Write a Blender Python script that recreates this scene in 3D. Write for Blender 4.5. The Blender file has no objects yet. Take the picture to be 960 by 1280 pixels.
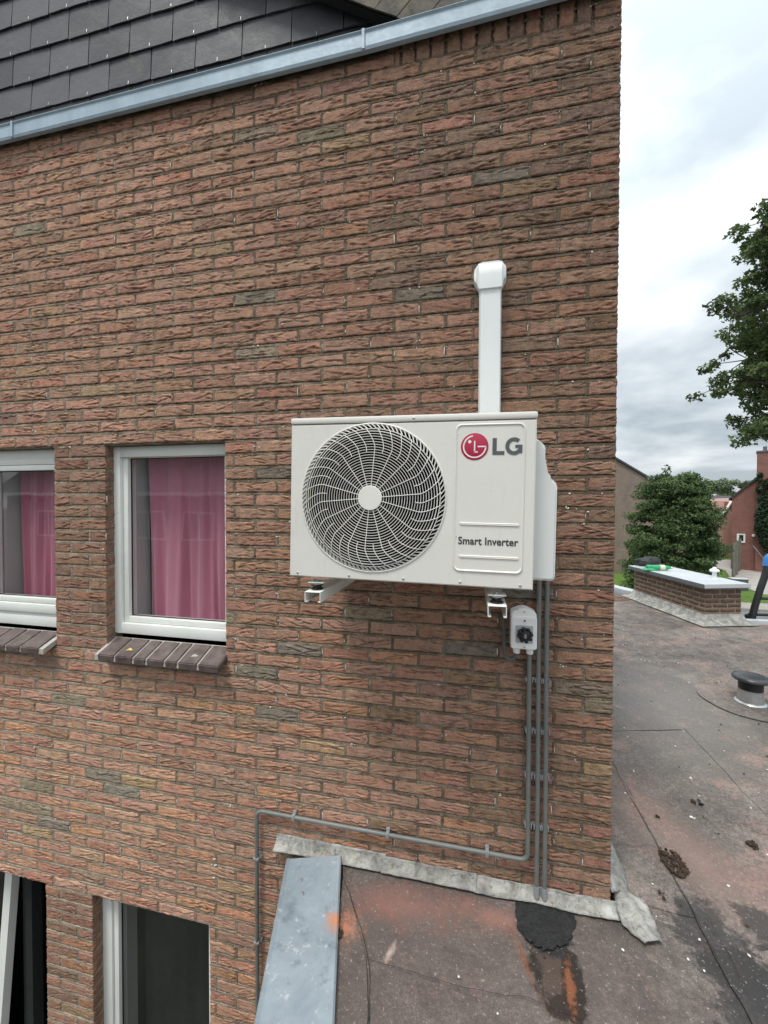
import bpy, bmesh, math, random
import numpy as np
from mathutils import Vector, Matrix, noise
random.seed(7); rng = np.random.default_rng(7)
sc = bpy.context.scene
COL = sc.collection
# ------------------------------------------------------------------ camera (eye at the origin, Z up, wall runs along X at Y = D)
FPX, YAW, PIT, ROLL = 510., -0.21827, 0.01844, 0.0025
D = 1.7358          # face of the brick wall
XC = 0.5326         # right hand corner of the wall
Z0, H = 1.8621, 0.0625
ZR = -1.6           # flat roof level
G = -4.6            # ground level
cy, sy = math.cos(YAW), math.sin(YAW)
fw = Vector((sy*math.cos(PIT), cy*math.cos(PIT), -math.sin(PIT)))
r_ = Vector((cy, -sy, 0)); u_ = r_.cross(fw)
rr = math.cos(ROLL)*r_ + math.sin(ROLL)*u_; uu = -math.sin(ROLL)*r_ + math.cos(ROLL)*u_
cam = bpy.data.objects.new('camera', bpy.data.cameras.new('camera')); COL.objects.link(cam)
cam.matrix_world = Matrix(((rr.x, uu.x, -fw.x, 0), (rr.y, uu.y, -fw.y, 0), (rr.z, uu.z, -fw.z, 0), (0, 0, 0, 1)))
cam.data.sensor_fit = 'HORIZONTAL'; cam.data.sensor_width = 36; cam.data.lens = FPX/960*36
cam.data.clip_start = 0.02; cam.data.clip_end = 2000
sc.camera = cam
# ------------------------------------------------------------------ overcast daylight
SUN = Vector((-0.26, -0.50, 1.25)).normalized()
w = bpy.data.worlds.new("World"); sc.world = w; w.use_nodes = True
nt = w.node_tree; nt.nodes.clear()
def wn(t, **k):
    n = nt.nodes.new(t)
    for a, b in k.items(): setattr(n, a, b)
    return n
sky = wn('ShaderNodeTexSky', sky_type='NISHITA'); sky.sun_disc = False
sky.sun_elevation = math.asin(SUN.z); sky.sun_rotation = math.atan2(SUN.x, SUN.y)
tc = wn('ShaderNodeTexCoord'); mp = wn('ShaderNodeMapping'); mp.inputs['Scale'].default_value = (1.0, 1.0, .6)
sx_ = wn('ShaderNodeSeparateXYZ'); nt.links.new(tc.outputs['Generated'], sx_.inputs[0])
zz_ = wn('ShaderNodeMath', operation='ADD'); zz_.inputs[1].default_value = .22; nt.links.new(sx_.outputs['Z'], zz_.inputs[0])
zm_ = wn('ShaderNodeMath', operation='MAXIMUM'); zm_.inputs[1].default_value = .12; nt.links.new(zz_.outputs[0], zm_.inputs[0])
iv_ = wn('ShaderNodeMath', operation='DIVIDE'); iv_.inputs[0].default_value = 1.; nt.links.new(zm_.outputs[0], iv_.inputs[1])
vs_ = wn('ShaderNodeVectorMath', operation='SCALE'); nt.links.new(tc.outputs['Generated'], vs_.inputs[0]); nt.links.new(iv_.outputs[0], vs_.inputs['Scale'])
nt.links.new(vs_.outputs[0], mp.inputs['Vector'])
mp.inputs['Location'].default_value = (0.35, 0.1, 0.62)
n1 = wn('ShaderNodeTexNoise'); n1.inputs['Scale'].default_value = 2.0; n1.inputs['Detail'].default_value = 6; n1.inputs['Roughness'].default_value = .50
n1.inputs['Distortion'].default_value = .15
nt.links.new(mp.outputs['Vector'], n1.inputs['Vector'])
cr = wn('ShaderNodeValToRGB'); e = cr.color_ramp.elements
e[0].position = .36; e[0].color = (.50, .57, .62, 1); e[1].position = .68; e[1].color = (1.08, 1.09, 1.09, 1)
m_ = e.new(.50); m_.color = (.74, .80, .84, 1)
nt.links.new(n1.outputs['Fac'], cr.inputs['Fac'])
sep = wn('ShaderNodeSeparateXYZ'); nt.links.new(tc.outputs['Generated'], sep.inputs[0])
mr = wn('ShaderNodeMapRange'); mr.inputs['From Min'].default_value = 0; mr.inputs['From Max'].default_value = 1
mr.inputs['To Min'].default_value = .78; mr.inputs['To Max'].default_value = 2.5
pw_ = wn('ShaderNodeMath', operation='MULTIPLY'); nt.links.new(sep.outputs['Z'], pw_.inputs[0]); nt.links.new(sep.outputs['Z'], pw_.inputs[1]); nt.links.new(pw_.outputs[0], mr.inputs['Value'])
vm = wn('ShaderNodeVectorMath', operation='SCALE'); nt.links.new(cr.outputs['Color'], vm.inputs[0]); nt.links.new(mr.outputs['Result'], vm.inputs['Scale'])
skb = wn('ShaderNodeBackground'); skb.inputs['Strength'].default_value = .07; nt.links.new(sky.outputs['Color'], skb.inputs['Color'])
clb = wn('ShaderNodeBackground'); clb.inputs['Strength'].default_value = .86; nt.links.new(vm.outputs[0], clb.inputs['Color'])
mx = wn('ShaderNodeMixShader'); mx.inputs['Fac'].default_value = .88
wo = wn('ShaderNodeOutputWorld')
nt.links.new(skb.outputs[0], mx.inputs[1]); nt.links.new(clb.outputs[0], mx.inputs[2]); nt.links.new(mx.outputs[0], wo.inputs['Surface'])
sl = bpy.data.lights.new('sun', 'SUN'); sl.energy = 1.5; sl.angle = math.radians(14); sl.color = (1, .95, .88)
so = bpy.data.objects.new('sun', sl); COL.objects.link(so); so.rotation_euler = SUN.to_track_quat('Z', 'Y').to_euler()
so.location = (0, 0, 12)
sc.view_settings.view_transform = 'Standard'; sc.view_settings.look = 'None'; sc.view_settings.gamma = 1
sc.view_settings.exposure = 0.54
sc.cycles.use_denoising = True; sc.cycles.use_adaptive_sampling = True; sc.cycles.adaptive_threshold = .02
sc.cycles.max_bounces = 6; sc.cycles.diffuse_bounces = 3; sc.cycles.glossy_bounces = 3; sc.cycles.transmission_bounces = 4; sc.cycles.transparent_max_bounces = 8

# ------------------------------------------------------------------ pixel of the photograph -> point in the place
def ray(x, y): return fw + rr*((x-480)/FPX) + uu*((640-y)/FPX)
def onY(x, y, Y): d = ray(x, y); return d*(Y/d.y)
def onZ(x, y, Z): d = ray(x, y); return d*(Z/d.z)
# ------------------------------------------------------------------ materials
class NT:
    def __init__(s, name):
        s.m = bpy.data.materials.new(name); s.m.use_nodes = True; s.t = s.m.node_tree
        s.b = s.t.nodes['Principled BSDF']; s.out = s.t.nodes['Material Output']
    def n(s, t, ins=None, **k):
        n = s.t.nodes.new(t)
        for a, b in k.items(): setattr(n, a, b)
        for a, b in (ins or {}).items():
            if isinstance(b, bpy.types.NodeSocket): s.t.links.new(b, n.inputs[a])
            else: n.inputs[a].default_value = b
        return n
    def l(s, a, b): s.t.links.new(a, b)
    def pos(s, scale=(1, 1, 1), obj=False):
        v = s.n('ShaderNodeTexCoord').outputs['Object'] if obj else s.n('ShaderNodeNewGeometry').outputs['Position']
        return s.n('ShaderNodeVectorMath', {0: v, 1: scale}, operation='MULTIPLY').outputs[0]
    def noise(s, vec, scale, detail=4, rough=.6, dist=0.):
        return s.n('ShaderNodeTexNoise', {'Vector': vec, 'Scale': scale, 'Detail': detail, 'Roughness': rough, 'Distortion': dist}).outputs['Fac']
    def ramp(s, f, *st):
        r = s.n('ShaderNodeValToRGB', {'Fac': f}); e = r.color_ramp.elements
        while len(e) < len(st): e.new(.5)
        for q, (p, c) in zip(e, st):
            q.position = p; q.color = (c, c, c, 1) if isinstance(c, (int, float)) else (*c, 1)
        return r.outputs['Color']
    def mix(s, f, a, b, mode='MIX'):
        x = s.n('ShaderNodeMix', data_type='RGBA', blend_type=mode)
        for i, v in ((0, f), (6, a), (7, b)):
            if isinstance(v, bpy.types.NodeSocket): s.l(v, x.inputs[i])
            elif i == 0: x.inputs[0].default_value = v
            else: x.inputs[i].default_value = (*v, 1) if len(v) == 3 else v
        return x.outputs[2]
    def math(s, op, a, b=0., c=0.):
        x = s.n('ShaderNodeMath', operation=op)
        for i, v in enumerate((a, b, c)):
            if isinstance(v, bpy.types.NodeSocket): s.l(v, x.inputs[i])
            else: x.inputs[i].default_value = v
        return x.outputs[0]
    def bump(s, h, dist, strength=1., prev=None):
        b = s.n('ShaderNodeBump', {'Height': h, 'Distance': dist, 'Strength': strength})
        if prev is not None: s.l(prev, b.inputs['Normal'])
        return b.outputs['Normal']
    def done(s, col=None, rough=None, normal=None, metal=None, spec=None):
        for k, v in (('Base Color', col), ('Roughness', rough), ('Normal', normal), ('Metallic', metal), ('Specular IOR Level', spec)):
            if v is None: continue
            if isinstance(v, bpy.types.NodeSocket): s.l(v, s.b.inputs[k])
            else: s.b.inputs[k].default_value = (*v, 1) if isinstance(v, tuple) else v
        return s.m
def simple(name, col, rough=.5, metal=0., var=.12, scale=9., bump=0., bscale=120., spec=.5):
    t = NT(name); p = t.pos()
    f = t.noise(p, scale, 5, .65)
    lo = tuple(c*(1-var) for c in col); hi = tuple(min(1, c*(1+var)) for c in col)
    c = t.ramp(f, (.3, lo), (.7, hi))
    rg = t.ramp(t.noise(p, scale*2.3, 3), (.3, max(0, rough-.08)), (.7, min(1, rough+.08)))
    nrm = t.bump(t.noise(p, bscale, 3), bump) if bump else None
    return t.done(c, rg, nrm, metal, spec)

def brick_material(name, crease=1.0):
    t = NT(name)
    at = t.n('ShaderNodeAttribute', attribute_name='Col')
    gp = t.n('ShaderNodeNewGeometry').outputs['Position']
    off = t.n('ShaderNodeCombineXYZ', {0: at.outputs['Alpha'], 1: 0., 2: t.math('MULTIPLY', at.outputs['Alpha'], 3.7)}).outputs[0]
    p = t.n('ShaderNodeVectorMath', {0: gp, 1: off}, operation='ADD').outputs[0]
    n_m = t.noise(p, 26, 3, .65)
    n_f = t.noise(p, 230, 2, .7)
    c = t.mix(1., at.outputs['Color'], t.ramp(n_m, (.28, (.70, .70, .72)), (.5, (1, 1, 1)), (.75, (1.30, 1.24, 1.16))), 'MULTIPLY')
    c = t.mix(1., c, t.ramp(n_f, (.3, (.66, .66, .66)), (.7, (1.30, 1.30, 1.30))), 'MULTIPLY')
    bl = t.ramp(t.noise(p, 55, 3, .7), (.53, 0.), (.66, .42))
    c = t.mix(bl, c, (.31, .245, .18))
    if not crease: return t.done(c, .93, t.bump(n_f, .003, .8), 0., .25)
    ps = t.n('ShaderNodeVectorMath', {0: p, 1: (1, 1, 2.6)}, operation='MULTIPLY').outputs[0]
    return t.done(c, .93, t.bump(t.math('MULTIPLY_ADD', n_f, .40, t.noise(ps, 42, 4, .72)), .0048, 1.), 0., .22)
M = {}
M['brick'] = brick_material('brick_clay')
def mortar_material():
    t = NT('mortar'); p = t.pos()
    a = t.noise(p, 14, 5, .6); b = t.noise(p, 240, 4, .75)
    gp = t.n('ShaderNodeNewGeometry').outputs['Position']
    # the joints are paler low on the left, darker high by the corner
    gx = t.n('ShaderNodeVectorMath', {0: gp, 1: (.30, 0., .13)}, operation='DOT_PRODUCT').outputs['Value']
    k = t.math('ADD', t.math('SUBTRACT', a, .5), t.math('MULTIPLY', gx, -.32))
    c = t.ramp(k, (-.0, (.160, .126, .092)), (.13, (.275, .222, .165)), (.38, (.43, .365, .285)))
    c = t.mix(1., c, t.ramp(b, (.3, (.48, .48, .46)), (.7, (1.45, 1.45, 1.45))), 'MULTIPLY')
    wh = t.ramp(t.noise(p, 120, 2), (.69, 0.), (.74, .8))
    c = t.mix(wh, c, (.62, .6, .54))
    return t.done(c, .95, t.bump(t.math('MULTIPLY_ADD', t.noise(p, 60, 2), 1.8, b), .006, 1.), 0., .2)
M['mortar'] = mortar_material()
M['crumb'] = simple('lime_crumb', (.66, .64, .57), .9, var=.2, scale=60, bump=.002)
M['sill'] = simple('glazed_sill_clay', (.105, .078, .072), .5, var=.5, scale=18, bump=.001, bscale=90)
M['white_mortar'] = simple('white_mortar', (.40, .385, .35), .9, var=.15, scale=50, bump=.002)
M['frame'] = simple('white_window_plastic', (.74, .76, .72), .35, var=.05, scale=5)
M['gasket'] = simple('window_gasket', (.02, .02, .02), .6)
M['reveal'] = simple('inner_plaster', (.55, .56, .55), .8, var=.05)
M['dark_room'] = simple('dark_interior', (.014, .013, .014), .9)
def zinc(name, col, rough=.45, metal=.35, var=.16):
    t = NT(name); p = t.pos(); q = t.pos((1, 1, .3))
    f = t.noise(q, 7, 6, .65, .6); g = t.noise(p, 60, 4, .7)
    c = t.ramp(f, (.3, tuple(x*(1-var) for x in col)), (.68, tuple(min(1, x*(1+var)) for x in col)))
    c = t.mix(t.ramp(g, (.66, 0.), (.74, .5)), c, (.6, .6, .58))
    c = t.mix(t.ramp(t.noise(p, 17, 5, .7), (.64, 0.), (.74, .45)), c, tuple(x*.45 for x in col))
    return t.done(c, t.ramp(g, (.3, rough-.08), (.7, rough+.12)), t.bump(t.noise(p, 9, 3), .004, .5), metal, .4)
M['zinc_trim'] = zinc('weathered_zinc_trim', (.33, .42, .49), .5, .12)
def cap_mat():
    t = NT('zinc_roof_edge'); p = t.pos()
    f = t.noise(p, 6, 6, .65, .5); g = t.noise(p, 80, 4, .7)
    c = t.ramp(f, (.3, (.22, .27, .31)), (.68, (.33, .39, .43)))
    c = t.mix(t.ramp(t.noise(p, 24, 5, .75), (.58, 0.), (.68, .75)), c, (.56, .58, .58))
    c = t.mix(t.ramp(t.noise(p, 15, 5, .7), (.30, .6), (.42, 0.)), c, (.13, .16, .18))
    # orange brick dust smear
    gp = t.n('ShaderNodeNewGeometry').outputs['Position']
    d = t.n('ShaderNodeVectorMath', {0: gp, 1: (-.50, 1.43, -1.57)}, operation='DISTANCE').outputs['Value']
    mk = t.ramp(t.math('ADD', d, t.math('MULTIPLY', t.math('SUBTRACT', t.noise(p, 30, 4), .5), .08)), (.012, .85), (.05, 0.))
    c = t.mix(mk, c, (.62, .25, .12))
    return t.done(c, t.ramp(g, (.3, .42), (.7, .6)), t.bump(t.noise(p, 8, 3), .006, .5), .15, .4)
M['cap'] = cap_mat()
def lead_mat():
    t = NT('weathered_lead'); p = t.pos()
    f = t.noise(p, 11, 6, .7, .8)
    c = t.ramp(f, (.30, (.13, .125, .115)), (.48, (.27, .265, .245)), (.72, (.52, .515, .48)))
    c = t.mix(t.ramp(t.noise(p, 19, 4), (.56, 0.), (.68, .55)), c, (.34, .35, .27))
    c = t.mix(t.ramp(t.noise(t.pos((1, 1, 2)), 8, 4), (.6, 0.), (.72, .45)), c, (.58, .36, .28))
    c = t.mix(t.ramp(t.noise(p, 55, 4, .7), (.55, 0.), (.66, .75)), c, (.11, .105, .09))
    return t.done(c, .62, t.bump(t.noise(p, 40, 5, .7), .004, 1., t.bump(f, .012)), .1, .4)
M['lead'] = lead_mat()
def slate_mat():
    t = NT('slate'); p = t.pos(); at = t.n('ShaderNodeObjectInfo')
    base = t.ramp(at.outputs['Random'], (0., (.044, .046, .053)), (1., (.092, .094, .102)))
    f = t.noise(p, 9, 6, .7)
    c = t.mix(1., base, t.ramp(f, (.3, (.75, .75, .75)), (.7, (1.3, 1.3, 1.3))), 'MULTIPLY')
    c = t.mix(t.ramp(t.noise(p, 3.4, 6, .75), (.60, 0.), (.70, .65)), c, (.15, .135, .075))
    c = t.mix(t.ramp(t.noise(p, 90, 3), (.73, 0.), (.77, .6)), c, (.4, .4, .36))
    return t.done(c, t.ramp(f, (.3, .5), (.7, .75)), t.bump(f, .006, .8, t.bump(t.noise(p, 160, 3), .001)), 0., .4)
M['slate'] = slate_mat()
def moss_slate():
    t = NT('mossy_slate'); p = t.pos()
    f = t.noise(p, 14, 6, .75)
    c = t.ramp(f, (.3, (.075, .07, .065)), (.52, (.15, .135, .11)), (.7, (.22, .2, .13)))
    return t.done(c, .85, t.bump(f, .006), 0., .3)
M['moss_slate'] = moss_slate()
def roof_mat():
    t = NT('bitumen_felt'); p = t.pos(); gp = t.n('ShaderNodeNewGeometry').outputs['Position']
    big = t.noise(p, 1.3, 4, .65, .4); mid = t.noise(p, 8, 5, .75, .3); fine = t.noise(p, 260, 2, .8); g2 = t.noise(p, 60, 3, .75)
    c = t.ramp(big, (.3, (.075, .068, .065)), (.5, (.115, .105, .098)), (.7, (.175, .160, .148)))
    c = t.mix(1., c, t.ramp(mid, (.3, (.52, .52, .52)), (.72, (1.6, 1.56, 1.5))), 'MULTIPLY')
    c = t.mix(1., c, t.ramp(fine, (.3, (.42, .42, .42)), (.7, (1.75, 1.7, 1.68))), 'MULTIPLY')
    c = t.mix(1., c, t.ramp(g2, (.3, (.7, .7, .7)), (.7, (1.35, 1.33, 1.3))), 'MULTIPLY')
    m0 = t.math('SUBTRACT', mid, .5); g0 = t.math('SUBTRACT', g2, .5)
    def spot(cx, cyy, na=.25, sx=1., sy_=1., ang=0., nz=None):
        v = t.n('ShaderNodeVectorMath', {0: gp, 1: (cx, cyy, ZR)}, operation='SUBTRACT').outputs[0]
        if ang: v = t.n('ShaderNodeVectorRotate', {'Vector': v, 'Angle': ang}, rotation_type='Z_AXIS').outputs[0]
        v = t.n('ShaderNodeVectorMath', {0: v, 1: (sx, sy_, 0)}, operation='MULTIPLY').outputs[0]
        d = t.n('ShaderNodeVectorMath', {0: v}, operation='LENGTH').outputs['Value']
        return t.math('MULTIPLY_ADD', nz or m0, na, d)
    def blend(c, d, r0, r1, col, amt): return t.mix(t.ramp(d, (r0, amt), (r1, 0.)), c, col)
    # pinkish brick dust lying in patches
    c = t.mix(t.ramp(t.math('MULTIPLY', t.noise(p, 3.1, 4, .7, .3), t.math('ADD', g2, .45)), (.50, 0.), (.66, .5)), c, (.36, .22, .18))
    # darker granular felt near the wall foot with brick dust on it
    c = blend(c, spot(.0, 1.35, .3, .8, 1.), .35, .75, (.100, .075, .068), .55)
    c = blend(c, spot(-.25, 1.58, .9, 1.1, 3.2), .0, .36, (.32, .150, .118), .62)
    c = blend(c, spot(.12, 1.62, .6, .9, 3.4), .0, .20, (.35, .170, .13), .55)
    c = blend(c, spot(-.46, 1.45, .22, 1, .8, 0, g0), .0, .06, (.52, .21, .12), .8)
    c = blend(c, spot(-.285, 1.40, .10, 3.2, 1, .3, g0), .0, .05, (.60, .46, .40), .7)
    for (cx, cyy, sx, sy_, a, amt) in ((1.0, 2.05, 2., .8, -.35, .6), (1.35, 1.75, 2.6, .7, -.5, .6), (.85, 2.4, 2, 1, .3, .35)):
        c = blend(c, spot(cx, cyy, .6, sx, sy_, a), .0, .40, (.30, .20, .165), amt)
    c = blend(c, spot(1.95, 3.10, .25, .8, 1.6), .0, .1, (.52, .30, .22), .7)
    c = blend(c, spot(1.5, 3.6, .8, 1.2, .6, .3), .1, .7, (.26, .245, .225), .55)
    # dark damp stains lower right
    for (cx, cyy, sx, sy_, a) in ((onZ(900, 1190, ZR).x, onZ(900, 1190, ZR).y, 1.0, .70, -.25), (onZ(950, 1250, ZR).x, onZ(950, 1250, ZR).y, .8, .8, 0), (onZ(945, 1150, ZR).x, onZ(945, 1150, ZR).y, 1.8, 1.2, 0)):
        c = blend(c, spot(cx, cyy, .45, sx, sy_, a), .10, .14, (.032, .031, .031), .75)
    # brown-black run with orange below the tar patch
    def seg(px1, py1, px2, py2, wd, nz, na):
        a = onZ(px1, py1, ZR); b = onZ(px2, py2, ZR); c0 = (a+b)/2; L = (b-a).length/2
        return spot(c0.x, c0.y, na, 1., wd/L, -math.atan2(b.y-a.y, b.x-a.x), nz) if False else spot(c0.x, c0.y, na, wd/L, 1., -math.atan2(b.y-a.y, b.x-a.x), nz)
    c = blend(c, spot(onZ(690, 1215, ZR).x, onZ(690, 1215, ZR).y, .22, 1.1, .55), .055, .095, (.060, .036, .026), .7)
    c = blend(c, seg(655, 1175, 680, 1250, .036, m0, .12), .022, .036, (.020, .015, .012), .93)
    c = blend(c, seg(712, 1175, 719, 1275, .036, m0, .09), .030, .038, (.020, .015, .012), .93)
    c = blend(c, seg(684, 1258, 730, 1262, .030, m0, .10), .026, .034, (.030, .020, .015), .88)
    c = blend(c, seg(709, 1205, 716, 1262, .014, g0, .05), .008, .020, (.24, .085, .035), .85)
    c = blend(c, seg(641, 1165, 668, 1228, .010, g0, .05), .004, .014, (.20, .075, .035), .75)
    c = blend(c, spot(onZ(682, 1160, ZR).x, onZ(682, 1160, ZR).y, .10, 1., .9), .085, .100, (.018, .018, .018), .9)
    # lichen and droppings
    c = t.mix(t.ramp(t.noise(p, 34, 2, .6), (.73, 0.), (.77, .35)), c, (.40, .38, .35))
    c = t.mix(t.ramp(t.noise(p, 120, 2, .5), (.67, 0.), (.71, .5)), c, (.42, .40, .37))
    c = t.mix(t.ramp(g2, (.27, .7), (.32, 0.)), c, (.02, .018, .016))
    return t.done(c, t.ramp(big, (.35, .62), (.65, .88)), t.bump(fine, .002, 1., t.bump(mid, .008, .7)), 0., .4)
M['roof'] = roof_mat()
M['tar'] = simple('fresh_bitumen', (.020, .021, .022), .42, var=.6, scale=60, bump=.003, bscale=190)
M['crack'] = simple('felt_joint', (.022, .02, .02), .8)
M['paint'] = simple('ivory_powder_coat', (.710, .690, .640), .38, var=.03, scale=4, spec=.5)
def casing_paint():
    t = NT('ivory_powder_coat_worn'); p = t.pos(); q = t.pos((1, 1, .10))
    c = t.ramp(t.noise(p, 5, 4, .6), (.3, (.690, .672, .622)), (.7, (.725, .708, .660)))
    c = t.mix(t.ramp(t.noise(q, 42, 4, .7), (.54, 0.), (.78, .22)), c, (.50, .47, .41))
    c = t.mix(t.ramp(t.noise(p, 130, 2), (.70, 0.), (.74, .35)), c, (.40, .37, .32))
    return t.done(c, t.ramp(t.noise(p, 11, 4), (.3, .30), (.7, .48)), t.bump(t.noise(p, 4, 2), .004, .5), 0., .5)
M['paint'] = casing_paint()
M['paint_grille'] = simple('ivory_grille', (.74, .73, .67), .42, var=.04)
M['cover'] = simple('white_plastic_cover', (.66, .68, .66), .42, var=.03, scale=4)
M['duct'] = simple('white_duct_plastic', (.72, .75, .74), .34, var=.03, scale=5)
M['black'] = simple('black_plastic', (.012, .012, .013), .45, var=.3)
M['black_cavity'] = simple('dark_coil', (.004, .004, .005), .9, spec=.1)
M['logo_red'] = simple('logo_red', (.42, .018, .06), .35, var=.03)
M['logo_white'] = simple('logo_white', (.82, .78, .77), .4, var=.02)
M['logo_grey'] = simple('logo_grey', (.085, .095, .10), .45, var=.03)
M['text'] = simple('print_dark', (.045, .045, .05), .5)
M['steel'] = simple('galvanised_steel', (.48, .50, .50), .35, .75, var=.15, scale=30)
M['bracket'] = simple('white_bracket_paint', (.74, .75, .71), .35, var=.05)
M['conduit'] = simple('grey_conduit', (.155, .165, .155), .42, var=.12, scale=12)
M['conduit2'] = simple('dark_conduit', (.085, .095, .095), .42, var=.12, scale=12)
M['clip'] = simple('grey_clip', (.26, .27, .28), .45, var=.1)
M['switch'] = simple('light_grey_switch', (.86, .86, .84), .4, var=.03)
M['switch_plate'] = simple('switch_plate', (.45, .47, .48), .4, var=.03)
def glass():
    t = NT('window_glass'); tr = t.n('ShaderNodeBsdfTransparent', {'Color': (.93, .95, .95, 1)})
    gl = t.n('ShaderNodeBsdfGlossy', {'Color': (1, 1, 1, 1), 'Roughness': .01})
    fr = t.n('ShaderNodeFresnel', {'IOR': 1.6})
    bf = t.n('ShaderNodeNewGeometry').outputs['Backfacing']
    f = t.math('MULTIPLY', t.math('MULTIPLY_ADD', fr.outputs[0], 1.3, .0), t.math('SUBTRACT', 1., bf))
    nz = t.bump(t.noise(t.pos(), 1.6, 2), .0012); t.l(nz, gl.inputs['Normal'])
    mx = t.n('ShaderNodeMixShader', {0: f, 1: tr.outputs[0], 2: gl.outputs[0]})
    t.l(mx.outputs[0], t.out.inputs['Surface']); return t.m
M['glass'] = glass()
def cloth():
    t = NT('pink_curtain'); p = t.pos()
    c = t.ramp(t.noise(t.pos((1, 1, .2)), 4, 3), (.3, (.50, .165, .245)), (.7, (.66, .26, .35)))
    t.b.inputs['Sheen Weight'].default_value = .3
    return t.done(c, .85, t.bump(t.noise(p, 300, 2), .001), 0., .2)
M['curtain'] = cloth()
M['blind'] = simple('dark_blind', (.010, .013, .013), .8)
M['bark'] = simple('bark', (.09, .07, .055), .9, var=.3, scale=20, bump=.01, bscale=30)
def leaf(name, a, b, tr=.25):
    t = NT(name); at = t.n('ShaderNodeAttribute', attribute_name='Col'); p = t.pos()
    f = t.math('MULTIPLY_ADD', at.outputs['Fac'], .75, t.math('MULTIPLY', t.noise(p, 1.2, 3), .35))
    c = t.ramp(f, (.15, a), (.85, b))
    t.b.inputs['Transmission Weight'].default_value = 0
    df = t.n('ShaderNodeBsdfTranslucent', {'Color': c})
    t.done(c, .6, None, 0., .3)
    mx = t.n('ShaderNodeMixShader', {0: tr, 1: t.b.outputs[0], 2: df.outputs[0]})
    t.l(mx.outputs[0], t.out.inputs['Surface']); return t.m
M['yew'] = leaf('yew_leaf', (.018, .042, .016), (.12, .185, .065))
M['oak'] = leaf('oak_leaf', (.024, .048, .018), (.125, .175, .060), .3)
M['far_leaf'] = leaf('far_leaf', (.05, .085, .035), (.15, .20, .085), .3)
M['ivy'] = leaf('ivy_leaf', (.012, .028, .014), (.04, .075, .035))
def grass():
    t = NT('lawn'); p = t.pos()
    c = t.ramp(t.noise(p, 3, 6, .7), (.3, (.07, .13, .025)), (.7, (.15, .24, .05)))
    return t.done(c, .9, t.bump(t.noise(p, 40, 4), .05), 0., .2)
M['grass'] = grass()
M['asphalt'] = simple('street_asphalt', (.19, .20, .205), .8, var=.12, scale=1.5, bump=.003, bscale=60)
M['paving'] = simple('concrete_paving', (.34, .32, .29), .85, var=.15, scale=2)
M['earth'] = simple('ground_soil', (.06, .06, .045), .95, var=.25, scale=1)
def far_brick(name, a, b, mo):
    t = NT(name); v = t.n('ShaderNodeTexCoord').outputs['Object']
    sw = t.n('ShaderNodeSeparateXYZ', {0: v}); cv = t.n('ShaderNodeCombineXYZ', {0: t.math('ADD', sw.outputs[0], sw.outputs[1]), 1: sw.outputs[2]}).outputs[0]
    bt = t.n('ShaderNodeTexBrick', {'Vector': cv, 'Color1': (*a, 1), 'Color2': (*b, 1), 'Mortar': (*mo, 1), 'Scale': 1., 'Mortar Size': .008, 'Brick Width': .22, 'Row Height': .0625})
    c = t.mix(1., bt.outputs['Color'], t.ramp(t.noise(v, .8, 6, .7), (.3, (.8, .8, .8)), (.7, (1.2, 1.2, 1.2))), 'MULTIPLY')
    return t.done(c, .9, None, 0., .2)
M['far_brown'] = far_brick('brown_far_brick', (.20, .145, .12), (.26, .19, .155), (.26, .24, .21))
M['far_red'] = far_brick('red_far_brick', (.20, .075, .06), (.25, .10, .08), (.22, .17, .15))
M['far_pink'] = simple('pale_red_wall', (.34, .19, .155), .9)
M['box_mortar'] = simple('pale_mortar', (.25, .22, .17), .95, var=.25, scale=12)
M['box_brick'] = brick_material('box_brick', 0)
M['roof_tile'] = simple('dark_roof_tile', (.055, .06, .065), .7, var=.2)
M['fence'] = simple('weathered_fence', (.16, .15, .125), .9, var=.25, scale=8)
M['alu'] = simple('aluminium_sheet', (.60, .63, .65), .38, .35, var=.08, scale=3)
M['grey_metal'] = simple('grey_edge_metal', (.13, .14, .155), .5, .2)
M['bag'] = simple('black_bag', (.012, .012, .014), .5)
M['bottle'] = simple('green_plastic', (.03, .30, .12), .25, var=.2, scale=20)
M['paper'] = simple('pale_label', (.55, .60, .45), .5)
M['blue'] = simple('blue_plastic', (.03, .16, .42), .4)
M['orange'] = simple('rust_planter', (.28, .10, .05), .6)
M['litter'] = simple('leaf_litter', (.20, .12, .08), .9, var=.4, scale=30)
M['yellow'] = simple('yellow_flowers', (.70, .50, .10), .7, var=.4, scale=25)
M['rubble'] = simple('stone_rubble', (.30, .30, .27), .9, var=.3, scale=5)
M['moss'] = simple('brown_moss', (.050, .030, .018), .95, var=.6, scale=60, bump=.01, bscale=70)
M['dropping'] = simple('white_pebble', (.68, .68, .64), .8)
M['leaf_yellow'] = simple('yellow_leaf', (.60, .45, .10), .7, var=.3, scale=60)

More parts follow.
